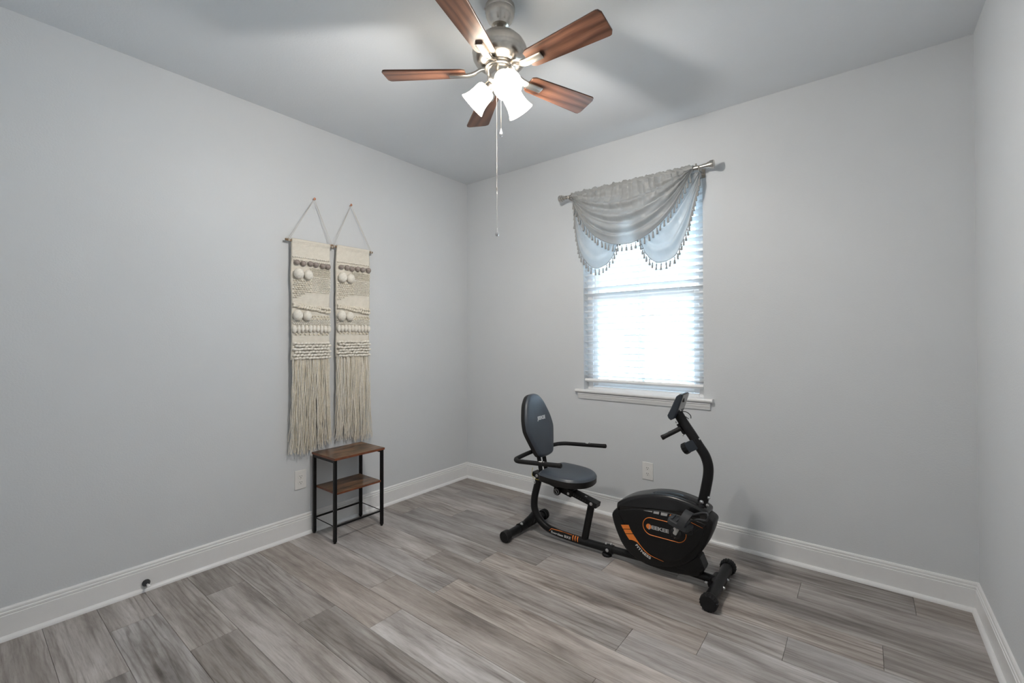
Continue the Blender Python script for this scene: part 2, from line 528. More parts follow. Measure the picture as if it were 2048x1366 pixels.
# planks
rng = random.Random(4)
PITCH, LEN = 0.1815, 1.21
joint = {1: 2.657, 2: 0.91, 3: 0.56, 4: 0.24, 5: 1.17, 6: 0.90, 7: 1.20, 8: 0.907, 9: 1.18, 10: 0.90, 11: 0.315, 12: 0.72, 13: 0.302, 14: 0.665, 15: 1.05, 16: 0.35, 17: 0.8, 0: 1.9}
rows = 18
for r in range(rows):
    y1 = -0.0325-PITCH*r + (0.0325 if r == 0 else 0); y0 = max(REAR, -0.0325-PITCH*(r+1))
    x = joint.get(r, rng.uniform(0, 1.2))
    while x > 0: x -= LEN
    while x < W:
        a, c = max(0.0, x), min(W, x+LEN); x += LEN
        if c-a < 0.02: continue
        g = 0.0006; cx, cy = (a+c)/2, (y0+y1)/2; hx, hy = (c-a)/2-g, (y1-y0)/2-g; e = 0.0012
        vs = [(-hx,-hy,-0.012),(hx,-hy,-0.012),(hx,hy,-0.012),(-hx,hy,-0.012),
              (-hx,-hy,-e*0.6),(hx,-hy,-e*0.6),(hx,hy,-e*0.6),(-hx,hy,-e*0.6),
              (-hx+e,-hy+e,0),(hx-e,-hy+e,0),(hx-e,hy-e,0),(-hx+e,hy-e,0)]
        fs = [(0,3,2,1),(0,1,5,4),(1,2,6,5),(2,3,7,6),(3,0,4,7),(4,5,9,8),(5,6,10,9),(6,7,11,10),(7,4,8,11),(8,9,10,11)]
        p = MB().add(vs, fs).build('plank', M['plank'], floor, loc=(cx, cy, 0))
        k = rng.choice([0.80, 0.88, 0.95, 1.0, 1.04, 1.1]); wm = rng.choice([0.0, 0.0, 0.01, 0.035, -0.02])
        p.color = (k*(1+wm), k, k*(1-wm), 1)

# baseboards
PROF = [(0, 0), (0.014, 0), (0.014, 0.103), (0.0105, 0.1055), (0.0125, 0.1085), (0.0125, 0.1165), (0.0085, 0.1195), (0.0095, 0.1225), (0.0095, 0.130), (0.006, 0.1362), (0, 0.137)]
SHOE = [(0.0135, 0.0)] + [(0.014+0.016*math.cos(t*PI/10), 0.019*math.sin(t*PI/10)) for t in range(6)] + [(0.0135, 0.019)]
def run(prof, p0, p1, inw):
    p0 = Vector(p0); p1 = Vector(p1); inw = Vector(inw); n = len(prof); m = MB()
    vs = [p + inw*d + Vector((0, 0, z)) for p in (p0, p1) for d, z in prof]
    fs = [(k, (k+1) % n, n+(k+1) % n, n+k) for k in range(n)] + [tuple(range(n-1, -1, -1)), tuple(range(n, 2*n))]
    m.add(vs, fs); return m
for nm, p0, p1, inw in (('baseboard_left', (0, REAR, 0), (0, 0, 0), (1, 0, 0)), ('baseboard_back', (0, 0, 0), (W, 0, 0), (0, -1, 0)),
                        ('baseboard_right', (W, 0, 0), (W, REAR, 0), (-1, 0, 0)), ('baseboard_rear', (W, REAR, 0), (0, REAR, 0), (0, 1, 0))):
    o = struct(run(PROF, p0, p1, inw).build(nm, M['trim']))
    run(SHOE, p0, p1, inw).build('shoe_molding', M['trim'], o, smooth=50)

# ------------------------------------------------------------------ window
win = bpy.data.objects.new('window_1', None); C.objects.link(win); win.location = (1.677, 0.08, WZ0); struct(win)
wx0, wx1 = WX0-1.677, WX1-1.677
def wpart(name, boxes, mat, bv=0.0):
    m = MB()
    for (x0, y0, z0, x1, y1, z1) in boxes:
        m.box((x0, y0-0.08, z0-WZ0), (x1, y1-0.08, z1-WZ0))
    o = m.build(name, mat, win)
    if bv: bev(o, bv)
    return o
zm = 1.628
wpart('window_frame', [(wx0, 0.066, WZ0, wx0+0.045, 0.145, WZ1), (wx1-0.045, 0.066, WZ0, wx1, 0.145, WZ1), (wx0+0.045, 0.066, WZ1-0.04, wx1-0.045, 0.145, WZ1), (wx0+0.045, 0.066, WZ0, wx1-0.045, 0.145, WZ0+0.045)], M['vinyl'], 0.003)
a0, a1 = wx0+0.047, wx1-0.047
wpart('lower_sash', [(a0, 0.078, WZ0+0.047, a0+0.035, 0.105, zm), (a1-0.035, 0.078, WZ0+0.047, a1, 0.105, zm), (a0+0.035, 0.078, WZ0+0.047, a1-0.035, 0.105, WZ0+0.095), (a0+0.035, 0.078, zm-0.05, a1-0.035, 0.105, zm)], M['vinyl'], 0.003)
wpart('upper_sash', [(a0, 0.107, zm-0.03, a0+0.03, 0.132, WZ1-0.042), (a1-0.03, 0.107, zm-0.03, a1, 0.132, WZ1-0.042), (a0+0.03, 0.107, WZ1-0.082, a1-0.03, 0.132, WZ1-0.042), (a0+0.03, 0.107, zm-0.03, a1-0.03, 0.132, zm+0.012)], M['vinyl'], 0.003)
wpart('muntin', [(-0.009, 0.086, WZ0+0.095, 0.009, 0.098, zm-0.05)], M['vinyl'], 0.002)
wpart('muntin', [(-0.009, 0.114, zm+0.012, 0.009, 0.126, WZ1-0.082)], M['vinyl'], 0.002)
for z0, z1, y in ((WZ0+0.095, zm-0.05, 0.092), (zm+0.012, WZ1-0.082, 0.120)):
    for x0, x1 in ((a0+0.033, -0.008), (0.008, a1-0.033)):
        wpart('pane', [(x0, y-0.002, z0-0.004, x1, y+0.002, z1+0.004)], M['glass'])
for sx in (-0.2, 0.2):
    wpart('sash_lock', [(sx-0.03, 0.07, zm-0.004, sx+0.03, 0.10, zm+0.012)], M['vinyl'], 0.003)
# stool and apron
st = MB()
pr = [(0.066, 0.880), (0.066, 0.905), (-0.022, 0.905), (-0.028, 0.902), (-0.030, 0.894), (-0.028, 0.886), (-0.022, 0.882), (0.0, 0.880)]
def run_x(prof, x0, x1):
    n = len(prof)
    vs = [(x, y-0.08, z-WZ0) for x in (x0-1.677, x1-1.677) for y, z in prof]
    fs = [(k, n+k, n+(k+1) % n, (k+1) % n) for k in range(n)] + [tuple(range(n)), tuple(range(2*n-1, n-1, -1))]
    return MB().add(vs, fs)
m_ = MB()
m_.box((wx0+0.001, -0.08, 0.0), (wx1-0.001, -0.014, 0.025))
m_.build('stool_board', M['trim'], win)
run_x([(-0.0005, 0.880), (-0.0005, 0.905), (-0.024, 0.905), (-0.030, 0.902), (-0.032, 0.894), (-0.030, 0.886), (-0.024, 0.882)], 1.178, 2.173).build('stool_nosing', M['trim'], win, smooth=50)
ap = [(-0.0005, 0.834), (-0.008, 0.834), (-0.010, 0.838), (-0.010, 0.848), (-0.014, 0.853), (-0.014, 0.866), (-0.019, 0.870), (-0.019, 0.8795), (-0.0005, 0.8795)]
run_x(ap, 1.197, 2.155).build('apron', M['trim'], win, smooth=40)

# ------------------------------------------------------------------ blind
bl = thing('window_blind', 'white two inch faux wood blind with open slats hanging in the window', 'blind', (1.677, 0.034, 0.905))
bw = 0.868
def bp_(x, y, z): return (x-1.677, y-0.034, z-0.905)
slat_m = MB()
n = 6; ta = rad(-21)
prof = []
for k in range(n+1):
    t = -0.025+0.05*k/n; c = 0.0022*(1-(t/0.025)**2)
    prof.append((t, c))
up_ = [(t*math.cos(ta)-c*math.sin(ta)*0, t*math.sin(ta)+c) for t, c in prof]
pts2 = [(y, z+0.0028) for y, z in up_] + [(y, z) for y, z in reversed(up_)]
k = len(pts2)
slat_m.add([(x, y, z) for x in (-bw/2, bw/2) for y, z in pts2], [(i, k+i, k+(i+1) % k, (i+1) % k) for i in range(k)] + [tuple(range(k)), tuple(range(2*k-1, k-1, -1))])
slat_me = slat_m.mesh('slat', M['blind'], 40)
zs = 1.033
slz = []
while zs < 2.27:
    slz.append(zs); zs += 0.0455
rng = random.Random(2)
for z in slz:
    put('slat', slat_me, bl, loc=(0, 0, z-0.905), rot=(0, rng.uniform(-0.003, 0.003)-0.004, 0))
bev(MB().box(bp_(1.2425, 0.006, 2.275), bp_(2.1115, 0.064, 2.330)).build('headrail', M['blind'], bl), 0.003)
o = bev(MB().box((-bw/2, -0.025, -0.010), (bw/2, 0.025, 0.010)).build('bottom_rail', M['blind'], bl, loc=(0, 0.0, 0.068), rot=(rad(-21), -0.004, 0)), 0.004)
put('slat', slat_me, bl, loc=(0, 0.002, 0.098))
for x in (-0.33, 0.0, 0.28):
    m = MB()
    for dy in (-0.0262, 0.0262):
        m.tube([(x, dy, 0.075), (x, dy, 1.37)], 0.0008, 5)
    m.build('ladder_cord', M['blind'], bl)
MB().tube([bp_(1.343, -0.004, 2.28), bp_(1.343, -0.004, 1.675)], 0.0045, 8).build('tilt_wand', M['vinyl'], bl, smooth=40)

# ------------------------------------------------------------------ curtain rod
RZ, RY = 2.372, -0.09
rod = thing('curtain_rod', 'brushed nickel curtain rod with capped ends above the window', 'curtain rod', (1.645, -0.09, RZ))
MB().tube([(-0.53, 0, 0), (0.53, 0, 0)], 0.0120, 20).build('rod_tube', M['nickel'], rod, smooth=40)
for sx in (-1, 1):
    prf = [(0.0, 0.0), (0.0150, 0.0), (0.0150, 0.024), (0.0200, 0.027), (0.0200, 0.040), (0.0255, 0.042), (0.0265, 0.060), (0.0245, 0.065), (0.0, 0.066)]
    MB().lathe(prf, 24, (sx*0.497, 0, 0), (sx, 0, 0), cap=False).build('finial', M['nickel'], rod, smooth=40)
    m = MB()
    m.lathe([(0.0155, -0.009), (0.0155, 0.009)], 16, (sx*0.455, 0, 0), (1, 0, 0))
    m.tube([(sx*0.455, 0, 0.012), (sx*0.455, 0, 0.026)], 0.0055, 10)
    m.build('clamp_screw', M['nickel'], rod, smooth=40)
    m = MB()
    m.bar((sx*0.475, 0.004, -0.017), (sx*0.475, 0.087, -0.017), 0.012, 0.006, (1, 0, 0))
    m.tube([(sx*0.475, -0.0135, 0.002), (sx*0.475, -0.011, -0.011), (sx*0.475, 0.002, -0.0165)], 0.004, 8)
    m.box((sx*0.475-0.011, 0.0865, -0.045), (sx*0.475+0.011, 0.0895, 0.018))
    m.build('bracket', M['darknickel'], rod, smooth=40)

# ------------------------------------------------------------------ valance
val = thing('valance', 'silver grey satin swag valance with tassel fringe on the curtain rod', 'valance', (1.645, -0.09, RZ))
def vl(x, y, z): return Vector((x-1.645, y+0.09, z-RZ))
m = MB()
rg = random.Random(8)
ph = [rg.uniform(0, 6.28) for _ in range(6)]
def gather(u):
    return 0.55*math.sin(2*PI*12*u+ph[0]+1.5*math.sin(7*u))+0.40*math.sin(2*PI*21*u+ph[1]+2*math.sin(9*u))+0.25*math.sin(2*PI*37*u+ph[2])
def pocket(u, v):
    a = 2*PI*v; x = 1.205+u*(2.083-1.205)
    r_ = 0.0190+0.0050*gather(u+0.03*math.sin(a))+(0.010 if 0.15 < v < 0.4 else 0)*(0.6+0.4*gather(u+0.3))
    r_ = max(r_, 0.0135)
    return vl(x, RY+math.cos(a)*r_, RZ+math.sin(a)*r_)
m.grid(pocket, 220, 20)
m.build('rod_pocket', M['satin'], val, smooth=70)

tas = MB()
tas.tube([(0, 0, 0.002), (0, 0, -0.012)], 0.0010, 5)
tas.lathe([(0.0005, -0.009), (0.0042, -0.011), (0.0048, -0.016), (0.0034, -0.020), (0.0048, -0.024), (0.0074, -0.048), (0.0064, -0.053), (0.0005, -0.053)], 8, cap=False)
tas_me = tas.mesh('tassel', M['tassel'], 50)

def swag(name, top, hem, ytop, yhem, nf, amp, hdr, seed, nt_):
    rg = random.Random(seed); p1, p2, p3 = [rg.uniform(0, 6.28) for _ in range(3)]
    NU, NV = 110, 64
    B = resample([(x, 0, z) for x, z in cr(hem, 10)], NU)
    Tt = resample([(x, 0, z) for x, z in top], NU)
    def f(u, v):
        i = u*NU; k = int(round(i)); k = min(NU, k)
        a, c = Tt[k], B[k]
        w = v**0.85
        p = a.lerp(c, w)
        side = math.sin(PI*u)
        # swag folds follow the lines of constant v, they tighten near the two ends
        fold = math.sin(2*PI*(nf*v**1.15)+p1+1.3*math.sin(2*PI*u+p2))
        fold2 = math.sin(2*PI*(nf*1.9*v)+p3+2.0*u)
        A = amp*math.sin(PI*min(1, v*0.93+0.03))**0.7*(0.45+0.55*side)
        y = ytop+(yhem-ytop)*v - 0.022*side*math.sin(PI*v) - A*(0.75*fold+0.3*fold2)
        y += hdr*gather(u*1.02+seed*0.13)*(1-v)**1.7
        if v < 0.12: y += (0.0)*(1-v)
        dz = 0.006*fold*side*math.sin(PI*v)
        dx = hdr*0.35*math.sin(2*PI*23*u+p2)*(1-v)**2
        return vl(p.x+dx, y, p.z+dz)
    s_ = MB().grid(f, NU, NV).build(name, M['satin'], val, smooth=80)
    hemp = [f(i/NU, 1.0) for i in range(NU+1)]
    MB().tube(hemp, 0.0024, 6).build('hem_braid', M['tassel'], s_, smooth=60)
    q = resample(hemp, nt_)
    for k in range(nt_+1):
        if k in (0, nt_): continue
        o = put('tassel', tas_me, s_, loc=q[k]+Vector((0, -0.002, 0)), rot=(rg.uniform(-0.08, 0.08), rg.uniform(-0.12, 0.12), rg.uniform(0, 3)))
    return s_
hemC = [(1.2085, 2.352), (1.2134, 2.316), (1.2416, 2.2525), (1.3156, 2.125), (1.4054, 2.0305), (1.5179, 1.9674), (1.634, 1.9519), (1.7139, 1.9639), (1.8292, 2.0218), (1.9396, 2.1202), (2.0106, 2.2284), (2.062, 2.325), (2.080, 2.362)]
hemL = [(1.198, 2.345), (1.2006, 2.300), (1.2095, 2.139), (1.2422, 1.967), (1.2979, 1.870), (1.3618, 1.814), (1.4332, 1.815), (1.503, 1.863), (1.546, 1.945), (1.61, 2.11), (1.66, 2.25), (1.69, 2.345)]
hemR = [(1.60, 2.345), (1.64, 2.22), (1.69, 2.06), (1.7251, 1.960), (1.7559, 1.880), (1.8169, 1.813), (1.8766, 1.803), (1.9494, 1.828), (1.9995, 1.908), (2.0418, 2.016), (2.0836, 2.179), (2.1112, 2.293), (2.116, 2.345)]
swag('swag', [(1.206, 2.360), (2.081, 2.362)], hemC, -0.121, -0.106, 4.6, 0.020, 0.013, 1, 38)
swag('swag', [(1.202, 2.350), (1.69, 2.350)], hemL, -0.070, -0.068, 3.6, 0.012, 0.004, 2, 38)
swag('swag', [(1.60, 2.350), (2.112, 2.350)], hemR, -0.070, -0.068, 3.6, 0.012, 0.004, 3, 40)

# ------------------------------------------------------------------ ceiling fan
FX, FY = 1.6926, -1.5372
fan = thing('ceiling_fan', 'five blade walnut and brushed nickel ceiling fan with three lit lamps', 'ceiling fan', (FX, FY, H))
def fz(z): return z-H
can = MB().lathe([(0.0, fz(2.7395)), (0.064, fz(2.7395)), (0.0655, fz(2.732)), (0.0655, fz(2.722)), (0.063, fz(2.718)), (0.064, fz(2.712)), (0.062, fz(2.700)), (0.054, fz(2.680)), (0.042, fz(2.666)), (0.040, fz(2.662)), (0.037, fz(2.655)), (0.026, fz(2.650)), (0.022, fz(2.652)), (0.0, fz(2.656))], 40, cap=False)
can = can.build('canopy', M['nickel'], fan, smooth=35)
for a in (200, 222):
    MB().lathe([(0.0, 0.004), (0.004, 0.003), (0.005, 0.0)], 10, (math.cos(rad(a))*0.0655, math.sin(rad(a))*0.0655, fz(2.727)), (math.cos(rad(a)), math.sin(rad(a)), 0), cap=False).build('screw', M['chrome'], can, smooth=40)
MB().tube([(0, 0, fz(2.665)), (0, 0, fz(2.61))], 0.0135, 20).build('downrod', M['nickel'], fan, smooth=40)
mh = [(0.0, 2.624), (0.022, 2.624), (0.030, 2.622), (0.060, 2.615), (0.085, 2.600), (0.104, 2.580), (0.115, 2.560), (0.1195, 2.545), (0.1205, 2.538), (0.1185, 2.534), (0.119, 2.527), (0.117, 2.515), (0.108, 2.500), (0.094, 2.488), (0.078, 2.482), (0.060, 2.480), (0.0, 2.480)]
mh = [(r_, fz(z-0.004)) for r_, z in mh]
MB().lathe(mh, 56, cap=False).build('motor_housing', M['nickel'], fan, smooth=35)
MB().lathe([(0.0, fz(2.477)), (0.066, fz(2.477)), (0.068, fz(2.474)), (0.068, fz(2.462)), (0.064, fz(2.459)), (0.0, fz(2.459))], 40, cap=False).build('rotor_flange', M['nickel'], fan, smooth=35)
sh = [(0.0, 2.460), (0.055, 2.460), (0.0565, 2.455), (0.0565, 2.432), (0.054, 2.420), (0.047, 2.406), (0.036, 2.396), (0.024, 2.391), (0.012, 2.389), (0.0, 2.388)]
MB().lathe([(r_, fz(z)) for r_, z in sh], 40, cap=False).build('switch_housing', M['nickel'], fan, smooth=35)
# blades
def blade_mesh():
    L0, L1 = 0.150, 0.508; n = 44; half = []
    for i in range(n+1):
        t = i/n; x = L0+(L1-L0)*t
        w = 0.046+0.017*t
        if t < 0.06: w *= 0.80+0.20*math.sin(PI/2*t/0.06)
        if t > 0.93:
            q = (t-0.93)/0.07; w *= (1-(q*0.84)**4)**0.5
            x += 0.0
        half.append((x, w))
    out = [(x, -w) for x, w in half] + [(x, w) for x, w in reversed(half)]
    return MB().layers(out, [(0.0012, -0.0035), (0, -0.0025), (0, 0.0025), (0.0012, 0.0035)], ((0, 0, 0), (1, 0, 0), (0, 1, 0), (0, 0, 1)))
bm = blade_mesh().mesh('blade', M['walnut'], 30)
def iron_mesh():
    m = MB()
    path = cr([(0.060, 0, 0.018), (0.085, 0, 0.014), (0.110, 0, 0.000), (0.135, 0, -0.0075), (0.160, 0, -0.0085), (0.212, 0, -0.0085), (0.222, 0, -0.008)], 4)
    w = []
    N = len(path)
    vs = []
    for i, p in enumerate(path):
        t = i/(N-1)
        ww = 0.011+0.006*min(1, t*2.2)
        if t > 0.93: ww *= 0.75
        h = 0.004
        for sy, sz in ((-1, -1), (-0.8, -1.4), (0.8, -1.4), (1, -1), (1, 1), (-1, 1)):
            vs.append((p[0], sy*ww, p[2]+sz*h))
    fs = []
    for i in range(N-1):
        for k in range(6):
            l = (k+1) % 6
            fs.append((i*6+k, (i+1)*6+k, (i+1)*6+l, i*6+l))
    fs += [tuple(range(6)), tuple((N-1)*6+k for k in range(5, -1, -1))]
    m.add(vs, fs)
    return m
im = iron_mesh().mesh('blade_iron', M['nickel'], 40)
for k in range(5):
    bo = put('blade', bm, fan, loc=(0, 0, fz(2.452)), rot=(rad(-12), 0, rad(0.0+72*k)))
    put('blade_iron', im, bo)
# lamps
shade_prof = [(0.026, 0.000), (0.036, 0.004), (0.0415, 0.012), (0.0435, 0.025), (0.0445, 0.045), (0.047, 0.065), (0.0525, 0.084), (0.0600, 0.100), (0.0575, 0.100), (0.050, 0.083), (0.0445, 0.065), (0.042, 0.045), (0.041, 0.025), (0.039, 0.013), (0.034, 0.0065), (0.024, 0.0035)]
smesh = MB().lathe(shade_prof, 40, cap=False).mesh('lamp_shade', M['shade'], 60)
sock = MB()
sock.lathe([(0.0, -0.034), (0.012, -0.034), (0.020, -0.026), (0.0235, -0.010), (0.0245, 0.004), (0.022, 0.004), (0.018, 0.004), (0.0, 0.004)], 24, cap=False)
sock_me = sock.mesh('socket_cup', M['nickel'], 35)
bulb_me = MB().lathe([(0.0, 0.006), (0.010, 0.006), (0.012, 0.022), (0.020, 0.038), (0.0235, 0.052), (0.021, 0.064), (0.012, 0.073), (0.0, 0.076)], 24, cap=False).mesh('bulb', M['bulb'], 60)
for a in (-36.7, 83.3, 203.3):
    ca, sa = math.cos(rad(a)), math.sin(rad(a))
    d = Vector((ca*math.cos(rad(42)), sa*math.cos(rad(42)), -math.sin(rad(42))))
    base = Vector((ca*0.056, sa*0.056, fz(2.392)))
    q = d.to_track_quat('Z', 'Y').to_euler()
    so = put('lamp_shade', smesh, fan, loc=base, rot=q)
    put('socket_cup', sock_me, so)
    put('bulb', bulb_me, so)
    MB().tube(cr([(ca*0.030, sa*0.030, fz(2.408)), (ca*0.040, sa*0.040, fz(2.408)), tuple(base-d*0.030)], 4), 0.008, 12).build('lamp_arm', M['nickel'], fan, smooth=50)
    li = bpy.data.lights.new('bulb_light', 'POINT'); li.energy = LAMP; li.color = LAMPCOL[:3]; li.shadow_soft_size = 0.03
    lo = bpy.data.objects.new('bulb_light', li); C.objects.link(lo); lo.parent = fan
    lo.location = base+d*0.082
# pull chains
def chain(x, y, z0, z1, zc=None):
    m = MB()
    m.tube([(x, y, fz(z0)), (x, y, fz(z1))], 0.0006, 5)
    z = z1
    while z < z0:
        m.ell((x, y, fz(z)), (0.0012, 0.0012, 0.0012), 5, 4); z += 0.0042
    c_ = m.build('pull_chain', M['nickel'], fan, smooth=60)
    MB().lathe([(0.0, 0.004), (0.002, 0.0), (0.0028, -0.006), (0.0068, -0.016), (0.0085, -0.024), (0.0065, -0.031), (0.0, -0.034)], 16, (x, y, fz(z1)), cap=False).build('chain_fob', M['chrome'], c_, smooth=60)
    if zc:
        MB().tube([(x, y, fz(zc-0.006)), (x, y, fz(zc+0.006))], 0.0026, 8).build('chain_connector', M['darknickel'], c_, smooth=40)
rdir = Vector((0.7845, 0.620, 0))
chain(-0.015*0.7845, -0.015*0.62, 2.40, 1.772, 1.945)
chain(0.003, 0.002, 2.40, 2.205)

# ------------------------------------------------------------------ wall hangings
def hanging(y0, y1, r0, r1, ztop, nail, seed, label):
    """woven panel between y0 and y1 on the left wall; dowel from r0 to r1"""
    rg = random.Random(seed)
    base = Vector((0.0, (y0+y1)/2, ztop))
    g = thing('wall_hanging', label, 'wall hanging', base)
    L = lambda x, y, z: (x, y-base.y, z-base.z)
    w = y1-y0
    ph_ = [rg.uniform(0, 6.28) for _ in range(4)]
    def wob(z): return 0.0025*math.sin(z*9+ph_[0])+0.0018*math.sin(z*23+ph_[1])
    zb = ztop-0.785
    # dowel
    m = MB(); path = [L(0.034, r0+(r1-r0)*k/12, ztop-0.012+0.0015*math.sin(k*1.7+seed)) for k in range(13)]
    m.tube(path, [0.0075+0.0008*math.sin(k*2.1) for k in range(13)], 12)
    m.build('dowel', M['bark2'], g, smooth=50)
    # hanging cord: two strands each side, wound round the dowel ends
    m = MB(); nx, ny, nz = nail
    for yy, s in ((y0-0.012, -1), (y1+0.012, 1)):
        for k in (0, 1):
            m.tube([L(0.020, ny+s*0.001, nz-0.002), L(0.033, yy+s*0.012*k, ztop-0.006)], 0.0011, 6)
        for k in range(4):
            m.tube([L(0.034+0.0095*math.cos(t*PI/4), yy+0.003*k*s, ztop-0.012+0.0095*math.sin(t*PI/4)) for t in range(8)], 0.0012, 5, closed=True)
    m.build('hanging_cord', M['jute'], g, smooth=60)
    # woven ground
    def f(u, v):
        z = ztop-0.785*v
        yb = y0+w*u
        edge = wob(z)*(1 if u < 0.5 else -1)*abs(2*u-1)
        x = 0.034+0.002*math.sin(u*7+z*5+ph_[2])
        if v < 0.03: x = 0.034+0.009*math.sin(PI/2*(1-0)) - 0.002
        return L(x+0.008, yb+edge, z)
    m = MB(); m.grid(f, 30, 90)
    pan = m.build('woven_panel', M['weave'], g, smooth=60)
    md = pan.modifiers.new('thick', 'SOLIDIFY'); md.thickness = 0.014; md.offset = 1
    xs = 0.0475
    # rows of small stitches, joined row by row
    def rows(name, zt, zb_, ya, yb, nrow, pitch, size, mat, slant=0.5, jit=0.15, skew=None):
        m = MB()
        for i in range(nrow):
            z = zt+(zb_-zt)*(i+0.5)/nrow
            n_ = max(1, int((yb-ya)/pitch))
            for k in range(n_):
                y = ya+(yb-ya)*(k+0.5+(0.25 if i % 2 else -0.25))/n_
                if y < ya+0.002 or y > yb-0.002: continue
                if skew and not skew(y, z): continue
                an = (slant if i % 2 else -slant)+rg.uniform(-jit, jit)
                R_ = Matrix.Rotation(an, 3, 'X')
                m.ell(L(xs+rg.uniform(-0.001, 0.001), y, z+rg.uniform(-0.001, 0.001)), (size[0], size[1]*rg.uniform(0.9, 1.1), size[2]), 6, 4, R_)
        o = m.build(name, mat, g, smooth=80); o['kind'] = 'stuff'
        return o
    zt = lambda d: ztop-d
    rows('stitch_row', zt(0.108), zt(0.146), y0+0.004, y1, 2, 0.0135, (0.004, 0.0075, 0.0038), M['wool2'], 0.5)
    # grey felt bobbles
    n_ = 6
    for k in range(n_):
        y = y0+0.030+(w-0.048)*k/(n_-1)+rg.uniform(-0.003, 0.003)
        m = MB().ell((0, 0, 0), (0.017, 0.0195, 0.0175*rg.uniform(0.9, 1.15)), 14, 9)
        m.build('felt_bobble', M['woolgrey'], g, smooth=80, loc=L(xs+0.006, y, zt(0.155)+rg.uniform(-0.004, 0.004)))
    rows('stitch_row', zt(0.178), zt(0.232), y0+0.118, y1, 6, 0.0105, (0.004, 0.0062, 0.0034), M['wool'], 0.55)
    rows('knit_patch', zt(0.236), zt(0.342), y0+0.130, y1, 9, 0.0115, (0.0035, 0.0047, 0.0050), M['wool2'], 0.1, 0.1)
    rows('soumak_patch', zt(0.262), zt(0.385), y0+0.008, y0+0.128, 9, 0.0150, (0.0045, 0.0088, 0.0045), M['wool'], 0.35, 0.15, lambda y, z: (y-y0) < 0.128-max(0, (zt(0.335)-z))*1.9)
    for yy, zz, r_ in ((0.036, 0.226, 0.0345), (0.099, 0.228, 0.0315), (0.030, 0.496, 0.0335), (0.092, 0.498, 0.031)):
        m = MB().ell((0, 0, 0), (r_*0.78, r_*0.92, r_*1.03), 20, 13)
        m.build('felt_ball', M['wool2'], g, smooth=80, loc=L(xs+r_*0.45, y0+yy, zt(zz)))
    # braid: overlapping slanted loops
    m = MB()
    for i in range(2):
        for k in range(15):
            u = (k+0.5)/15; y = y0+0.004+(w-0.006)*u
            z = zt(0.425)-0.022*u-0.016*i*(0.5+u)
            R_ = Matrix.Rotation((0.65 if i else -0.65)+rg.uniform(-0.3, 0.3), 3, 'X')
            m.ell(L(xs+0.004, y, z+rg.uniform(-0.003, 0.003)), (0.0095, 0.0145, 0.0085), 8, 5, R_)
    m.build('braid', M['wool'], g, smooth=80)['kind'] = 'stuff'
    rows('stitch_row', zt(0.492), zt(0.520), y0+0.128, y1, 2, 0.022, (0.004, 0.0085, 0.0045), M['wool3'], 0.7)
    rows('twill_band', zt(0.520), zt(0.556), y0+0.004, y1, 4, 0.0125, (0.004, 0.0085, 0.0036), M['wool2'], 0.6, 0.05)
    n_ = 10
    for k in range(n_):
        y = y0+0.014+(w-0.026)*k/(n_-1)
        m = MB().ell((0, 0, 0), (0.013, 0.0135*rg.uniform(0.9, 1.15), 0.026*rg.uniform(0.9, 1.1)), 12, 8)
        m.build('roving_loop', M['wool2'], g, smooth=80, loc=L(xs+0.004, y, zt(0.584)+rg.uniform(-0.004, 0.003)))
    rows('stitch_row', zt(0.612), zt(0.626), y0+0.02, y1, 1, 0.030, (0.005, 0.0075, 0.006), M['wool3'], 0.6)
    # chunky loops
    m = MB()
    for i in range(6):
        for k in range(11):
            y = y0+0.008+(w-0.012)*(k+0.5+(0.25 if i % 2 else -0.25))/11
            z = zt(0.678+0.0195*i)
            R_ = Matrix.Rotation(rg.uniform(-0.15, 0.45), 3, 'X')
            m.ell(L(xs+0.006+rg.uniform(-0.002, 0.002), y, z+rg.uniform(-0.002, 0.002)), (0.010, 0.0145*rg.uniform(0.85, 1.2), 0.0086), 8, 5, R_)
    m.build('chunky_loops', M['wool2'], g, smooth=80)['kind'] = 'stuff'
    # fringe
    m = MB()
    ns = 230
    for k in range(ns):
        u = (k+rg.uniform(0, 1))/ns
        y = y0+0.004+(w-0.008)*u; x = 0.036+rg.uniform(-0.006, 0.016)
        ln = rg.uniform(0.565, 0.625)-0.02*math.sin(u*5+seed)
        if rg.random() < 0.15: ln *= rg.uniform(0.8, 0.95)
        a1, a2, p_1, p_2 = rg.uniform(0.001, 0.004), rg.uniform(0.001, 0.0025), rg.uniform(0, 6.28), rg.uniform(0, 6.28)
        drift = rg.uniform(-0.012, 0.014)+0.018*(u-0.4); clump = 0.010*math.sin(u*26+seed)
        pts = []
        N_ = 18
        for i in range(N_+1):
            t = i/N_; z = zt(0.770)-ln*t
            fz_ = max(0, t-0.72)/0.28
            pts.append(L(x+a2*math.sin(t*17+p_2)+0.006*t*math.sin(p_1), y+drift*t**1.4+clump*t+a1*math.sin(t*22+p_1)+fz_**2*0.012*math.sin(p_2*3), z))
        m.tube(pts, [0.0023-0.0009*(i/N_) for i in range(N_+1)], 4, mi=rg.choice([0, 0, 1, 1, 2]))
    fr = m.build('fringe', [M['wool2'], M['wool'], M['wool3']], g, smooth=80); fr['kind'] = 'stuff'
    return g
M['bark2'] = simple('driftwood_dowel', (0.26, 0.17, 0.10, 1), 0.7, vary=0.3, scale=60)
NAILS = ((0.0, -1.491, 2.2369), (0.0, -1.2177, 2.2594))
hanging(-1.652, -1.392, -1.690, -1.362, 1.944, NAILS[0], 3, 'cream woven wool wall hanging hung farther from the room corner, with long fringe')
hanging(-1.344, -1.080, -1.395, -1.049, 1.952, NAILS[1], 7, 'cream woven wool wall hanging hung nearer the room corner, with long fringe')
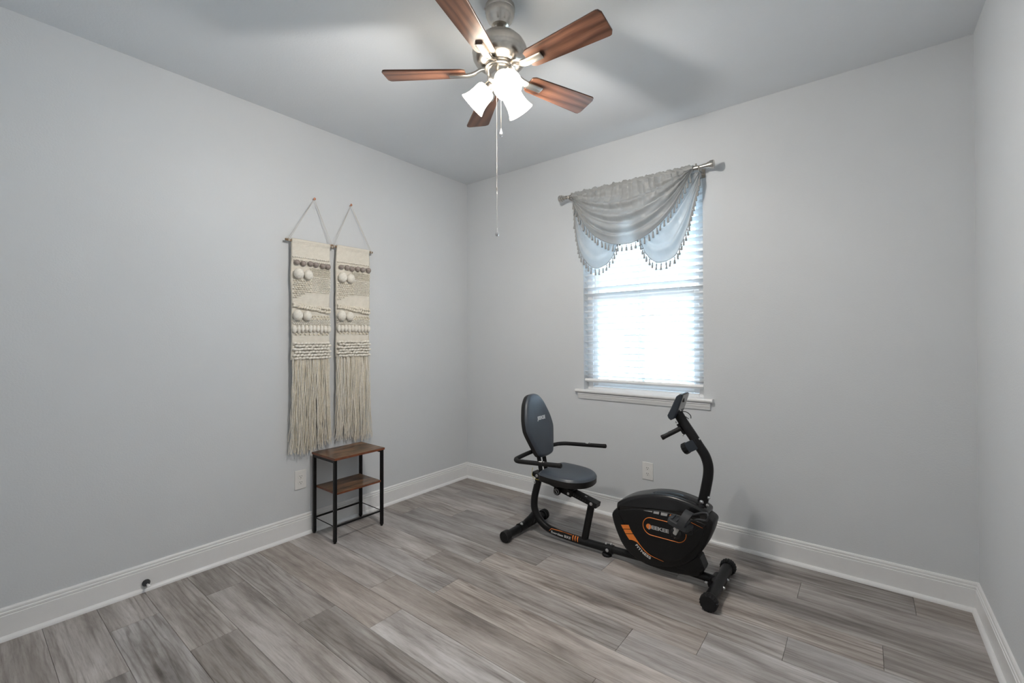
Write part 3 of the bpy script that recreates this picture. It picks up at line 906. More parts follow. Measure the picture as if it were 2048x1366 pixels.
for (x, y, z), lb in zip(NAILS, ('copper headed nail holding the wall hanging beside the blank wall', 'copper headed nail holding the wall hanging nearer the room corner')):
    nl = thing('wall_nail', lb, 'nail', (x, y, z), group=None)
    MB().tube([(0.0, 0, 0), (0.024, 0, 0.003)], 0.0018, 8).build('shank', M['copper'], nl, smooth=40)
    MB().lathe([(0.0, 0.0), (0.0075, 0.0), (0.0085, 0.002), (0.0065, 0.005), (0.0, 0.006)], 16, (0.022, 0, 0.003), (1, 0, 0), cap=False).build('head', M['copper'], nl, smooth=40)

# ------------------------------------------------------------------ outlets
def outlet(loc, rz, label, w, h):
    o = thing('wall_outlet', label, 'outlet', loc, rz)      # local -Y faces the room
    bev(MB().box((-w/2, -0.006, -h/2), (w/2, 0, h/2)).build('cover_plate', M['plate'], o), 0.003, 3)
    for s in (-1, 1):
        out = [(0.017*math.cos(t*PI/12), s*0.0195+max(-0.0125, min(0.0125, 0.0165*math.sin(t*PI/12)))) for t in range(24)]
        q = MB().layers(out, [(0, 0.0), (0, 0.0072), (0.0008, 0.0078)], ((0, 0, 0), (1, 0, 0), (0, 0, 1), (0, -1, 0))).build('receptacle', M['plate'], o)
        m = MB()
        for dx, hh in ((-0.0062, 0.0085), (0.0062, 0.0068)):
            m.box((dx-0.0012, -0.0082, s*0.0195+0.002-hh/2+0.002), (dx+0.0012, -0.0076, s*0.0195+0.002+hh/2+0.002))
        m.lathe([(0.0026, 0), (0.0026, 0.0006)], 12, (0, -0.0076, s*0.0195-0.0068), (0, -1, 0))
        m.build('slots', M['slot'], q)
    MB().lathe([(0.0035, 0), (0.003, 0.0012)], 12, (0, -0.006, 0), (0, -1, 0)).build('screw', M['plate'], o)
    return o
outlet((1.7415, -0.0002, 0.371), 0, 'white duplex outlet below the window behind the exercise bike', 0.077, 0.120)
outlet((0.0002, -1.575, 0.367), rad(90), 'white duplex outlet on the wall beside the small side table', 0.077, 0.124)

# ------------------------------------------------------------------ door stop
ds = thing('door_stop', 'small door stop with dark cone base and white tip on the baseboard', 'door stop', (0.0142, -2.383, 0.041))
MB().lathe([(0.0, 0.0), (0.0165, 0.0), (0.0175, 0.003), (0.0165, 0.008), (0.0110, 0.020), (0.0070, 0.028), (0.0, 0.028)], 24, axis=(1, 0, 0), cap=False).build('cone_base', M['rubbergrey'], ds, smooth=40)
m = MB(); m.tube([(0.026+0.020*k/60, 0.0042*math.cos(k*0.7), 0.0042*math.sin(k*0.7)) for k in range(61)], 0.0012, 5)
m.build('spring', M['spring'], ds, smooth=60)
MB().lathe([(0.0, 0.044), (0.0060, 0.044), (0.0065, 0.047), (0.0065, 0.055), (0.0050, 0.059), (0.0, 0.060)], 18, axis=(1, 0, 0), cap=False).build('tip', M['vinyl'], ds, smooth=40)

# ------------------------------------------------------------------ side table
tb = thing('side_table', 'narrow side table with rustic brown boards on black metal legs', 'side table', (0.168, -1.326, 0))
tx0, tx1, ty0, ty1 = 0.028-0.168, 0.312-0.168, -1.512+1.326, -1.138+1.326
def board(name, x0, x1, y0, y1, z0, z1):
    m = MB().box((x0, y0, z0), (x1, y1, z1))
    m.mi = [1, 0, 1, 1, 1, 1]
    return bev(m.build(name, [M['rustic'], M['rusticedge']], tb), 0.0015)
board('tabletop', tx0, tx1, ty0, ty1, 0.525, 0.540)
board('shelf', tx0+0.014, tx1-0.014, ty0+0.022, ty1-0.022, 0.303, 0.316)
lw = 0.0195
LX = (0.040-0.168, 0.294-0.168); LY = (-1.499+1.326, -1.151+1.326)
for x in LX:
    for y in LY:
        o = MB().box((x-lw/2, y-lw/2, 0.010), (x+lw/2, y+lw/2, 0.525)).build('leg', M['black'], tb); bev(o, 0.002)
        MB().lathe([(0.0, 0), (0.007, 0.0), (0.009, 0.004), (0.009, 0.011), (0.0, 0.011)], 14, (x, y, 0), cap=False).build('foot', M['rubber'], o, smooth=40)
for y in LY:
    bev(MB().box((LX[0]+lw/2, y-0.009, 0.507), (LX[1]-lw/2, y+0.009, 0.5249)).build('top_rail', M['black'], tb), 0.001)
    MB().tube([(LX[0], y, 0.104), (LX[1], y, 0.104)], 0.0028, 8).build('side_rod', M['black'], tb, smooth=40)
for x in LX:
    MB().box((x-0.0045, LY[0]+lw/2, 0.099), (x+0.0045, LY[1]-lw/2, 0.109)).build('stretcher', M['black'], tb)

# ------------------------------------------------------------------ exercise bike
bk = thing('exercise_bike', 'black recumbent exercise bike with orange trim below the window', 'exercise bike', (1.124, -0.588, 0), rad(0.9))
EY = (0, -1, 0)
def disc(m, c, axis, r_, h, n=16, mi=0):
    m.lathe([(r_*0.8, -h*0.1), (r_, 0.0), (r_, h*0.8), (r_*0.85, h)], n, c, axis, mi=mi); return m
def bolt(c, axis, r_=0.0075, h=0.006, parent=bk):
    m = MB(); m.lathe([(r_*1.35, 0), (r_*1.35, h*0.25), (r_, h*0.3), (r_, h*0.75), (r_*0.7, h), (0.0, h)], 14, c, axis, cap=False)
    return m.build('bolt', M['chrome'], parent, smooth=40)
# main tube
mt = cr([(0.108, 0, 0.385), (0.101, 0, 0.354), (0.086, 0, 0.301), (0.071, 0, 0.244), (0.066, 0, 0.190), (0.069, 0, 0.160), (0.082, 0, 0.130), (0.107, 0, 0.097), (0.152, 0, 0.066), (0.206, 0, 0.050), (0.301, 0, 0.0415), (0.437, 0, 0.040), (0.565, 0, 0.042), (0.63, 0, 0.0435)], 5)
MAIN = MB().tube(mt, 0.0235, 20).build('main_frame', M['black'], bk, smooth=50)
ff = MB().tube([(0.622, 0, 0.0445), (0.70, 0, 0.047), (0.86, 0, 0.052), (1.05, 0, 0.056), (1.19, 0, 0.050)], 0.0215, 20).build('front_frame', M['black'], bk, smooth=50)
m = MB(); m.tube([(0.575, 0, 0.0425), (0.632, 0, 0.0440)], 0.0262, 20)
cp = m.build('frame_coupling', M['black'], bk, smooth=50)
bolt((0.604, -0.0255, 0.043), EY, 0.0075, 0.006, cp); bolt((0.588, -0.004, 0.069), (0, 0, 1), 0.006, 0.008, cp); bolt((0.618, 0.004, 0.070), (0, 0, 1), 0.006, 0.008, cp)
MB().lathe([(0.0, 0.0), (0.027, 0.0), (0.029, 0.003), (0.029, 0.011), (0.024, 0.016), (0.012, 0.020), (0.012, 0.03), (0.0, 0.03)], 28, (0.592, 0, 0.0), cap=False, ripple=0.03).build('levelling_foot', M['rubber'], bk, smooth=20)
# rear stabilizer
rs = MB().tube([(0, -0.235, 0.036), (0, 0.225, 0.036)], 0.0255, 20).build('rear_stabilizer', M['black'], bk, smooth=50)
MB().lathe([(0.0, 0), (0.031, 0.0), (0.0345, 0.004), (0.0345, 0.040), (0.033, 0.046), (0.026, 0.048)], 28, (0, -0.247, 0.0355), (0, 1, 0), cap=False).build('end_cap', M['rubber'], rs, smooth=40)
MB().lathe([(0.0, 0), (0.029, 0.0), (0.035, 0.004), (0.035, 0.018), (0.030, 0.020), (0.030, 0.024), (0.035, 0.026), (0.035, 0.044), (0.026, 0.048)], 32, (0, 0.190, 0.0355), (0, 1, 0), cap=False, ripple=0.02).build('end_cap', M['rubber'], rs, smooth=18)
m = MB()
m.tube([(0.0, -0.085, 0.038), (0.0, 0.085, 0.038)], 0.0285, 20)
m.tube([(0.006, 0, 0.045), (0.04, 0, 0.085), (0.080, 0, 0.140)], [0.030, 0.026, 0.022], 16)
m.build('stabilizer_saddle', M['black'], bk, smooth=50)
bolt((0.010, -0.068, 0.062), (0.35, 0, 0.9), 0.0075, 0.009, rs); bolt((0.010, 0.068, 0.062), (0.35, 0, 0.9), 0.0075, 0.009, rs)
# seat post and rail
MB().tube([(0.441, 0, 0.045), (0.466, 0, 0.165), (0.492, 0, 0.288)], 0.0225, 18, sq=((1, 0, 0), 0.72)).build('seat_post', M['black'], bk, smooth=50)
ra, rb = Vector((0.070, 0, 0.399)), Vector((0.536, 0, 0.285))
rd = (rb-ra).normalized(); rn = Vector((-rd.z, 0, rd.x))
rl = bev(MB().bar(ra, rb, 0.060, 0.030).build('seat_rail', M['black'], bk), 0.003)
bolt((0.107, -0.0300, 0.391), EY, parent=rl); bolt((0.502, -0.0300, 0.294), EY, parent=rl)
m = MB()
for k in range(8):
    c_ = ra.lerp(rb, 0.60+0.035*k); m.lathe([(0.004, 0), (0.004, 0.0006)], 10, c_+Vector((0, -0.0302, 0.0)), EY)
m.build('adjustment_holes', M['slot'], rl)
MB().bar(ra.lerp(rb, 0.80)+rn*0.0152, ra.lerp(rb, 0.83)+rn*0.0152, 0.012, 0.001).build('warning_tag', M['white'], rl)
# slider under the seat
sl = bev(MB().bar(ra.lerp(rb, 0.38)+rn*0.0, ra.lerp(rb, 0.645)+rn*0.0, 0.078, 0.044).build('seat_slider', M['black'], bk), 0.003)
bolt(tuple(ra.lerp(rb, 0.41)+Vector((0, -0.039, 0.010))), EY, 0.005, 0.005, sl); bolt(tuple(ra.lerp(rb, 0.60)+Vector((0, -0.039, -0.004))), EY, 0.006, 0.005, sl)
kc = Vector((0.285, -0.040, 0.335))
kn = MB().lathe([(0.010, 0.0), (0.010, 0.012), (0.021, 0.014), (0.024, 0.018), (0.024, 0.030), (0.022, 0.034), (0.0, 0.034)], 28, kc, EY, cap=False, ripple=0.02).build('adjustment_knob', M['blackplastic'], bk, smooth=20)
m = MB(); m.tube([(kc.x+0.0165*math.cos(t*PI/16), kc.y-0.0342, kc.z+0.0165*math.sin(t*PI/16)) for t in range(32)], 0.0011, 6, closed=True)
m.bar((kc.x-0.006, kc.y-0.0345, kc.z+0.009), (kc.x+0.006, kc.y-0.0345, kc.z-0.009), 0.001, 0.004, (0, 1, 0))
m.build('knob_emblem', M['silver'], kn)
m = MB()
m.bar((0.20, -0.05, 0.398), (0.43, -0.05, 0.386), 0.020, 0.012); m.bar((0.20, 0.05, 0.398), (0.43, 0.05, 0.386), 0.020, 0.012)
m.bar((0.24, 0, 0.388), (0.37, 0, 0.370), 0.075, 0.016)
m.build('seat_bracket', M['black'], bk)
# seat cushion
half = [(0.180, 0.0), (0.182, 0.07), (0.188, 0.118), (0.204, 0.146), (0.235, 0.157), (0.300, 0.162), (0.360, 0.160), (0.410, 0.148), (0.455, 0.120), (0.492, 0.070), (0.506, 0.0)]
out = cr([(x, -y) for x, y in half] + [(x, y) for x, y in half[-2:0:-1]], 5, closed=True)
sn = Vector((0.045, 0, 1)).normalized(); se = Vector((1, 0, -0.045)).normalized()
so_ = Vector((0, 0, 0.470))
seat = MB().layers(out, [(0.030, -0.058), (0.006, -0.056), (0.0, -0.050), (0.0, -0.020), (-0.001, -0.0165), (0.0005, -0.015), (0.004, -0.007), (0.012, -0.001), ('s0.86', 0.002), ('s0.6', 0.005), ('s0.3', 0.006), ('s0.05', 0.0062)], (so_, se, (0, 1, 0), sn))
seat.mi = [1 if k < 4*len(out) or k == len(seat.f)-2 else 0 for k in range(len(seat.f))]
seat.build('seat', [M['vinylsheen'], M['vinylside']], bk, smooth=60)
# backrest cushion
bs = 0.28
bu = Vector((-bs, 0, 1)).normalized(); bnr = Vector((1, 0, bs)).normalized()
bo_ = Vector((0.145, 0, 0.65)); sc = math.sqrt(1+bs*bs)
hb = [(0.927, 0.0), (0.924, 0.034), (0.908, 0.066), (0.868, 0.103), (0.82, 0.127), (0.772, 0.145), (0.720, 0.153), (0.690, 0.150), (0.640, 0.130), (0.590, 0.107), (0.562, 0.094), (0.541, 0.078), (0.531, 0.050), (0.528, 0.0)]
outb = cr([(-y, (z-0.65)*sc) for z, y in hb] + [(y, (z-0.65)*sc) for z, y in hb[-2:0:-1]], 5, closed=True)
back = MB().layers(outb, [(0.012, -0.050), (0.001, -0.048), (0.0, -0.043), (0.0, -0.018), (0.004, -0.008), (0.012, -0.002), ('s0.86', 0.0005), ('s0.6', 0.002), ('s0.3', 0.003), ('s0.05', 0.003)], (bo_, (0, 1, 0), bu, bnr))
back.mi = [1 if k < 3*len(outb) or k == len(back.f)-2 else 0 for k in range(len(back.f))]
bko = back.build('backrest', [M['vinylsheen'], M['vinylside']], bk, smooth=60)
v, f_ = text_geo('JEEKEE', 0.031, 0.0008, 0.22, 1.0)
MB().add([bo_ + Vector((0, 1, 0))*(x*1.0+0.012) + bu*(y+0.1205) + bnr*0.0042 for x, y, z in v], f_).build('lettering', M['white'], bko)
for s in (-1, 1):
    MB().tube(cr([(0.150, s*0.030, 0.375), (0.138, s*0.030, 0.44), (0.118, s*0.030, 0.54), (0.085, s*0.030, 0.66), (0.062, s*0.030, 0.75)], 4), 0.0195, 4, sq=((0, 1, 0.6), 0.9)).build('back_upright', M['black'], bk)
m = MB(); m.box((-0.045, -0.008, -0.12), (0.045, 0.0, 0.12))
# handlebar
hp = [(0.447, 0.287, 0.573), (0.30, 0.287, 0.561), (0.175, 0.287, 0.551), (0.135, 0.281, 0.548), (0.108, 0.258, 0.547), (0.098, 0.225, 0.548), (0.094, 0.12, 0.553), (0.092, 0.0, 0.555)]
hpath = cr([(x, -y, z) for x, y, z in hp] + hp[-2::-1], 5)
hbar = MB().tube(hpath, 0.0135, 14).build('seat_handlebar', M['foam'], bk, smooth=50)
for s in (-1, 1):
    MB().lathe([(0.0, 0.003), (0.012, 0.003), (0.0142, 0.0), (0.0142, -0.016)], 16, (0.447, s*0.287, 0.573), (1, 0, 0.08), cap=False).build('grip_cap', M['rubber'], hbar, smooth=40)
    MB().ell((0.325, s*0.287, 0.5665), (0.040, 0.0105, 0.0115), 16, 8).build('pulse_sensor', M['silver'], hbar, smooth=60)
    MB().lathe([(0.0147, -0.0025), (0.0147, 0.0025)], 16, (0.328, s*0.287, 0.565), (1, 0, 0.08)).build('sensor_band', M['rubber'], hbar, smooth=40)
# yellow cord with locking pin
m = MB(); m.tube(cr([(0.076, -0.031, 0.440), (0.074, -0.036, 0.415), (0.076, -0.036, 0.388), (0.095, -0.036, 0.372), (0.125, -0.034, 0.368), (0.150, -0.032, 0.376)], 5), 0.0014, 6)
yc = m.build('tether_cord', M['yellow'], bk, smooth=60)
m = MB(); m.tube(cr([(0.080, -0.036, 0.378), (0.088, -0.036, 0.345), (0.096, -0.036, 0.340), (0.100, -0.036, 0.352), (0.094, -0.036, 0.366)], 4), 0.0020, 6)
m.build('locking_pin', M['chrome'], yc, smooth=60)
# tube lettering
def on_tube(p, r_=0.0242):
    """x, z on the side of the main tube"""
    x, z = p
    zc = 0.050+(0.0415-0.050)*min(1, max(0, (x-0.206)/0.095)) if x < 0.301 else 0.0415-0.0015*min(1, (x-0.301)/0.136)
    d = max(-0.95, min(0.95, (z-zc)/r_))
    a = math.asin(d)
    return Vector((x, -r_*math.cos(a), zc+r_*math.sin(a)))
v, f_ = text_geo('Exercises BIKE', 0.0200, 0.0003, 0.05, 0.95)
wmax = max(p[0] for p in v)-min(p[0] for p in v)
kx = 0.145/wmax
MB().add([on_tube((0.284+x*kx, 0.0465-(x*kx)*0.035+y)) for x, y, z in v], f_).build('lettering', M['white'], MAIN)
m = MB()
def strip(m, pts, w, mapf):
    """flat ribbon along a polyline"""
    P = [Vector((p[0], p[1])) for p in pts]; vs = []
    for i, p in enumerate(P):
        d = (P[min(i+1, len(P)-1)]-P[max(i-1, 0)]).normalized(); nn = Vector((-d.y, d.x))
        vs += [mapf(p+nn*w/2), mapf(p-nn*w/2)]
    m.add(vs, [(2*i, 2*i+2, 2*i+3, 2*i+1) for i in range(len(P)-1)])
strip(m, [(0.200, 0.052), (0.205, 0.060), (0.212, 0.067)], 0.0030, on_tube)
strip(m, [(0.212+0.147*k/10, 0.0670-0.0035*k/10) for k in range(11)], 0.0030, on_tube)
for k in range(3):
    x = 0.364+0.0165*k
    vs = []
    for j in range(6):
        z = 0.0635-0.0055*j
        vs += [on_tube((x+0.0015*j, z)), on_tube((x+0.0015*j+0.0085-0.0008*j, z))]
    m.add(vs, [(2*j, 2*j+1, 2*j+3, 2*j+2) for j in range(5)])
m.build('orange_stripe', M['orange'], MAIN)

# housing
OX = ((0, 0, 0), (1, 0, 0), (0, 0, 1), (0, -1, 0))
lower = [(0.652, 0.286), (0.650, 0.262), (0.670, 0.200), (0.708, 0.126), (0.752, 0.083), (0.800, 0.060), (0.860, 0.052), (0.940, 0.058), (1.030, 0.092), (1.100, 0.143), (1.150, 0.212), (1.182, 0.284), (1.198, 0.338), (1.200, 0.366), (1.172, 0.386), (1.10, 0.42), (1.0, 0.435), (0.85, 0.41), (0.72, 0.355), (0.672, 0.312)]
hs = MB().layers(cr(lower, 4, closed=True), [(0.016, -0.062), (0.004, -0.056), (0.0, -0.046), (0.0, 0.046), (0.004, 0.056), (0.016, 0.062)], OX).build('housing', M['blackplastic'], bk, smooth=40)
cowl = [(0.690, 0.298), (0.680, 0.318), (0.682, 0.345), (0.692, 0.358), (0.727, 0.382), (0.778, 0.408), (0.875, 0.440), (0.941, 0.452), (0.999, 0.455), (1.056, 0.449), (1.111, 0.437), (1.168, 0.414), (1.172, 0.385), (1.155, 0.340), (1.10, 0.348), (1.037, 0.350), (0.96, 0.350), (0.88, 0.346), (0.796, 0.331), (0.735, 0.312)]
MB().layers(cr(cowl, 3, closed=True), [(0.020, -0.067), (0.008, -0.064), (0.001, -0.054), (0.0, -0.040), (0.0, 0.040), (0.001, 0.054), (0.008, 0.064), (0.020, 0.067)], OX).build('top_cowl', M['gloss'], bk, smooth=45)
ridge = cr([(0.880, 0.442), (0.95, 0.4585), (1.0, 0.4615), (1.056, 0.456), (1.115, 0.443), (1.150, 0.428), (1.13, 0.415), (1.05, 0.425), (0.96, 0.436)], 4, closed=True)
MB().layers(ridge, [(0.006, -0.038), (0.0, -0.030), (0.0, 0.030), (0.006, 0.038)], OX).build('cowl_ridge', M['gloss'], bk, smooth=45)
panel = [(0.694, 0.308), (0.75, 0.332), (0.804, 0.346), (0.887, 0.361), (0.966, 0.365), (1.043, 0.364), (1.158, 0.352), (1.163, 0.328), (1.143, 0.264), (1.107, 0.201), (1.060, 0.150), (1.004, 0.116), (0.949, 0.105), (0.886, 0.120), (0.803, 0.165), (0.755, 0.218), (0.715, 0.275)]
pc = cr(panel, 4, closed=True)
sp = MB().layers(pc, [(0.0, 0.050), (0.0, 0.0665), (0.003, 0.070), (0.006, 0.0705)], OX).build('side_panel', M['blackplastic'], bk, smooth=40)
MB().layers(pc, [(0.006, -0.0705), (0.003, -0.070), (0.0, -0.0665), (0.0, -0.050)], OX).build('side_panel', M['blackplastic'], bk, smooth=40)
YF = -0.0709
fl = lambda p: Vector((p[0], YF, p[1]))
# oval badge
oc = Vector((0.956, 0.270)); oa, orad = 0.068, 0.047
ov = []
for k in range(48):
    t = 2*PI*k/48; x = math.cos(t); z = math.sin(t)
    ov.append((oc.x+(oa if x > 0 else -oa)+orad*x, oc.y+orad*z))
m = MB(); m.tube([(x, YF, z) for x, z in ov], 0.0020, 6, closed=True)
m.build('badge_ring', M['orange'], sp, smooth=60)
v, f_ = text_geo('EEKEE', 0.026, 0.0010, 0.0, 1.0)
wmax = max(p[0] for p in v)-min(p[0] for p in v); kx = 0.094/wmax
MB().add([fl((0.934+x*kx, 0.266+y)) for x, y, z in v], f_).build('lettering', M['silver'], sp)
m = MB(); m.lathe([(0.0, 0.0), (0.0145, 0.0), (0.0145, 0.0004)], 24, (0.873, YF+0.0004, 0.267), EY, cap=False); m.v = m.v
m.add([fl((0.873+0.0145*math.cos(t*PI/12), 0.267+0.0145*math.sin(t*PI/12)))+Vector((0, -0.0004, 0)) for t in range(24)], [tuple(range(24))])
m.build('logo_disc', M['orange'], sp)
v, f_ = text_geo('J', 0.026, 0.0010, 0.0, 1.0)
MB().add([fl((0.877+x, 0.2655+y))+Vector((0, -0.0009, 0)) for x, y, z in v], f_).build('lettering', M['silver'], sp)
# orange flag stripe and curve
m = MB()
fl2 = lambda p: Vector((p[0], -0.0712 if p[0] > 0.80 else -0.0712, p[1]))
flag = [((0.712, 0.236), (0.758, 0.247)), ((0.724, 0.2165), (0.767, 0.2265)), ((0.7265, 0.2135), (0.7685, 0.2235)), ((0.7385, 0.194), (0.782, 0.2045)), ((0.740, 0.191), (0.784, 0.2015)), ((0.761, 0.165), (0.803, 0.179))]
for a in (0, 2, 4):
    (p0, p1), (p2, p3) = flag[a], flag[a+1]
    m.add([fl2(p0), fl2(p1), fl2(p3), fl2(p2)], [(3, 2, 1, 0)])
cv = cr([(0.803, 0.179), (0.825, 0.154), (0.850, 0.132), (0.885, 0.113), (0.953, 0.101)], 6)
cw = cr([(0.761, 0.165), (0.795, 0.167), (0.822, 0.149), (0.846, 0.129), (0.882, 0.110), (0.953, 0.0995)], 6)
n_ = 24
ca_ = resample([(x, 0, z) for x, z in cv], n_); cb_ = resample([(x, 0, z) for x, z in cw], n_)
m.add([fl2((p.x, p.z)) for q in zip(ca_, cb_) for p in q], [(2*i, 2*i+2, 2*i+3, 2*i+1) for i in range(n_)])
m.build('orange_stripe', M['orange'], sp)
# FITNESS along the rim
v, f_ = text_geo('FITNESS', 0.020, 0.0006, 0.0, 1.05)
wmax = max(p[0] for p in v)-min(p[0] for p in v); kx = 0.098/wmax
arc = cr([(0.788, 0.152), (0.810, 0.128), (0.838, 0.108), (0.870, 0.093), (0.890, 0.087)], 8)
ar = resample([(x, 0, z) for x, z in arc], 40)
def along(x, y):
    t = (x*kx/0.120+0.5)*40; i = int(max(0, min(39, t))); k = t-i
    p = ar[i].lerp(ar[i+1], k); d = (ar[min(i+1, 40)]-ar[i]).normalized()
    nn = Vector((-d.z, 0, d.x))
    return Vector((p.x, 0, p.z)) + nn*(y+0.002)
MB().add([along(x, y)+Vector((0, -0.0626, 0)) for x, y, z in v], f_).build('lettering', M['white'], hs)
# silver chevrons and orange dashes
m = MB()
for q in ([(0.842, 0.3535), (0.893, 0.3615), (0.893, 0.3545)], [(0.901, 0.3625), (0.931, 0.366), (0.929, 0.352), (0.899, 0.350)], [(0.941, 0.366), (0.976, 0.367), (0.972, 0.352), (0.939, 0.350)]):
    q = [(x, z-0.006) for x, z in q]
    m.add([fl2(p) for p in q], [tuple(range(len(q)))[::-1]])
m.build('silver_stripe', M['silver'], sp)
m = MB()
m.add([fl2(p) for p in [(0.984, 0.352), (0.992, 0.362), (1.002, 0.352)]], [(2, 1, 0)])
m.add([fl2(p) for p in [(1.085, 0.346), (1.094, 0.346), (1.153, 0.330), (1.152, 0.3285)]], [(3, 2, 1, 0)])
m.build('orange_stripe', M['orange'], sp)
# boot and lower shroud
boot = [(1.085, 0.145), (1.118, 0.165), (1.130, 0.160), (1.152, 0.108), (1.148, 0.092), (1.118, 0.074), (1.02, 0.068), (1.0, 0.08)]
MB().layers(boot, [(0.006, -0.042), (0.0, -0.036), (0.0, 0.036), (0.006, 0.042)], OX).build('frame_shroud', M['blackplastic'], bk, smooth=30)
belly = cr([(0.77, 0.062), (0.84, 0.038), (0.95, 0.034), (1.06, 0.046), (1.13, 0.066), (1.12, 0.10), (1.0, 0.10), (0.85, 0.09)], 4, closed=True)
MB().layers(belly, [(0.008, -0.040), (0.0, -0.032), (0.0, 0.032), (0.008, 0.040)], OX).build('lower_shroud', M['blackplastic'], bk, smooth=40)
# front stabilizer
fs_ = MB().tube([(1.2135, -0.205, 0.042), (1.2135, 0.20, 0.042)], 0.0295, 22).build('front_stabilizer', M['black'], bk, smooth=50)
for y0_, ax_ in ((-0.226, (0, 1, 0)), (0.222, (0, -1, 0))):
    MB().lathe([(0.0, 0.0), (0.034, 0.0), (0.0385, 0.003), (0.0400, 0.008), (0.0400, 0.030), (0.0355, 0.044), (0.0305, 0.048)], 36, (1.2135, y0_, 0.0405), ax_, cap=False, ripple=0.035).build('end_cap', M['rubber'], fs_, smooth=16)
m = MB(); m.tube([(1.195, -0.055, 0.045), (1.195, 0.055, 0.045)], 0.0235, 14); m.build('stabilizer_saddle', M['black'], bk, smooth=50)
for y in (-0.045, 0.045):
    bolt((1.243, y, 0.046), (1, 0, 0.1), 0.006, 0.008, fs_); bolt((1.168, y-0.01, 0.050), (-1, 0, 0.3), 0.006, 0.012, fs_)
# console post
pp = cr([(1.126, 0, 0.395), (1.140, 0, 0.455), (1.153, 0, 0.520), (1.163, 0, 0.583), (1.163, 0, 0.632), (1.148, 0, 0.682), (1.118, 0, 0.728), (1.080, 0, 0.785), (1.040, 0, 0.842), (1.010, 0, 0.890)], 5)
post = MB().tube(pp, 0.0255, 22).build('console_post', M['black'], bk, smooth=50)
MB().tube([(1.122, 0, 0.385), (1.134, 0, 0.430), (1.136, 0, 0.437)], 0.0285, 22).build('post_collar', M['black'], post, smooth=50)
bolt((1.137, -0.0265, 0.445), EY, 0.008, 0.007, post); bolt((1.166, -0.012, 0.470), (0.9, -0.3, 0), 0.006, 0.010, post); bolt((1.158, -0.012, 0.430), (0.9, -0.3, 0), 0.006, 0.010, post)
bolt((1.122, -0.010, 0.765), (0.8, -0.1, 0.55), 0.004, 0.008, post)
# console
cpf = [(1.040, 1.001), (1.020, 0.986), (0.990, 0.918), (0.972, 0.880), (0.978, 0.866), (0.990, 0.856), (1.008, 0.866), (1.026, 0.905), (1.052, 0.985), (1.050, 0.998)]
cs = bev(MB().layers(cpf, [(0.004, -0.062), (0.0, -0.057), (0.0, 0.057), (0.004, 0.062)], OX).build('console', M['bluegray'], bk, smooth=30), 0.002)
cd = Vector((1.022-0.985, 0, 0.978-0.900)).normalized(); cn = Vector((-cd.z, 0, cd.x))
p0 = Vector((0.9985, 0, 0.937))
m = MB(); m.add([p0+cn*0.0014+cd*a+Vector((0, b_, 0)) for a, b_ in ((-0.028, -0.038), (0.038, -0.038), (0.038, 0.038), (-0.028, 0.038))], [(0, 1, 2, 3)]); m.build('screen', M['screen'], cs)
MB().ell((0.980, 0, 0.878), (0.016, 0.050, 0.022), 18, 10).build('button_pad', M['bluegray'], cs, smooth=60)
cd2 = Vector((1.052-1.026, 0, 0.985-0.905)).normalized(); cn2 = Vector((cd2.z, 0, -cd2.x))
p0 = Vector((1.039, 0, 0.945))
m = MB(); m.add([p0+cn2*0.0006+cd2*a+Vector((0, b_, 0)) for a, b_ in ((-0.034, -0.050), (0.052, -0.050), (0.056, 0.050), (-0.034, 0.050))], [(0, 3, 2, 1)]); m.build('rating_plate', M['silver'], cs)
m = MB(); m.box((1.040, -0.030, 0.955), (1.050, -0.014, 0.975)); m.build('sensor_socket', M['slot'], cs)
m = MB(); m.tube(cr([(1.014, -0.02, 0.900), (1.022, -0.020, 0.912), (1.030, -0.012, 0.905)], 4), 0.004, 8); m.build('cable_sleeve', M['plate'], cs, smooth=60)
m = MB()
m.tube(cr([(1.030, 0.0, 0.900), (1.055, 0.005, 0.898), (1.074, 0.008, 0.882), (1.076, 0.008, 0.866)], 5), 0.0022, 6)
m.tube(cr([(1.035, 0.0, 0.880), (1.052, 0.004, 0.872), (1.066, 0.006, 0.862)], 5), 0.0020, 6)
m.build('sensor_cable', M['rubber'], cs, smooth=60)
# front grips
for s in (-1, 1):
    gb = MB().tube([(1.030, s*0.016, 0.812), (0.995, s*0.034, 0.790), (0.944, s*0.062, 0.758)], 0.0125, 16).build('front_grip', M['foam'], bk, smooth=50)
    MB().lathe([(0.0, 0.002), (0.011, 0.002), (0.0135, -0.001), (0.0135, -0.014)], 16, (0.944, s*0.062, 0.758), (-0.051, s*0.028, -0.032), cap=False).build('grip_cap', M['rubber'], gb, smooth=40)
m = MB(); m.bar((1.012, 0, 0.832), (1.048, 0, 0.780), 0.030, 0.012); gm = m.build('grip_mount', M['black'], bk)
bolt((1.006, -0.008, 0.842), (-0.8, -0.3, -0.5), 0.005, 0.007, gm); bolt((1.043, -0.012, 0.778), (-0.8, -0.3, -0.5), 0.005, 0.007, gm)
# tension knob
ka = Vector((-0.80, 0, -0.50)).normalized(); kb = Vector((1.115, 0, 0.745))
m = MB(); m.bar(kb, kb+ka*0.062, 0.050, 0.054)
kbx = bev(m.build('tension_box', M['bluegray'], bk), 0.003)
MB().lathe([(0.0, 0.0), (0.027, 0.0), (0.030, 0.003), (0.030, 0.022), (0.026, 0.028), (0.0, 0.029)], 24, kb+ka*0.062, ka, cap=False, ripple=0.035).build('tension_knob', M['blackplastic'], kbx, smooth=18)
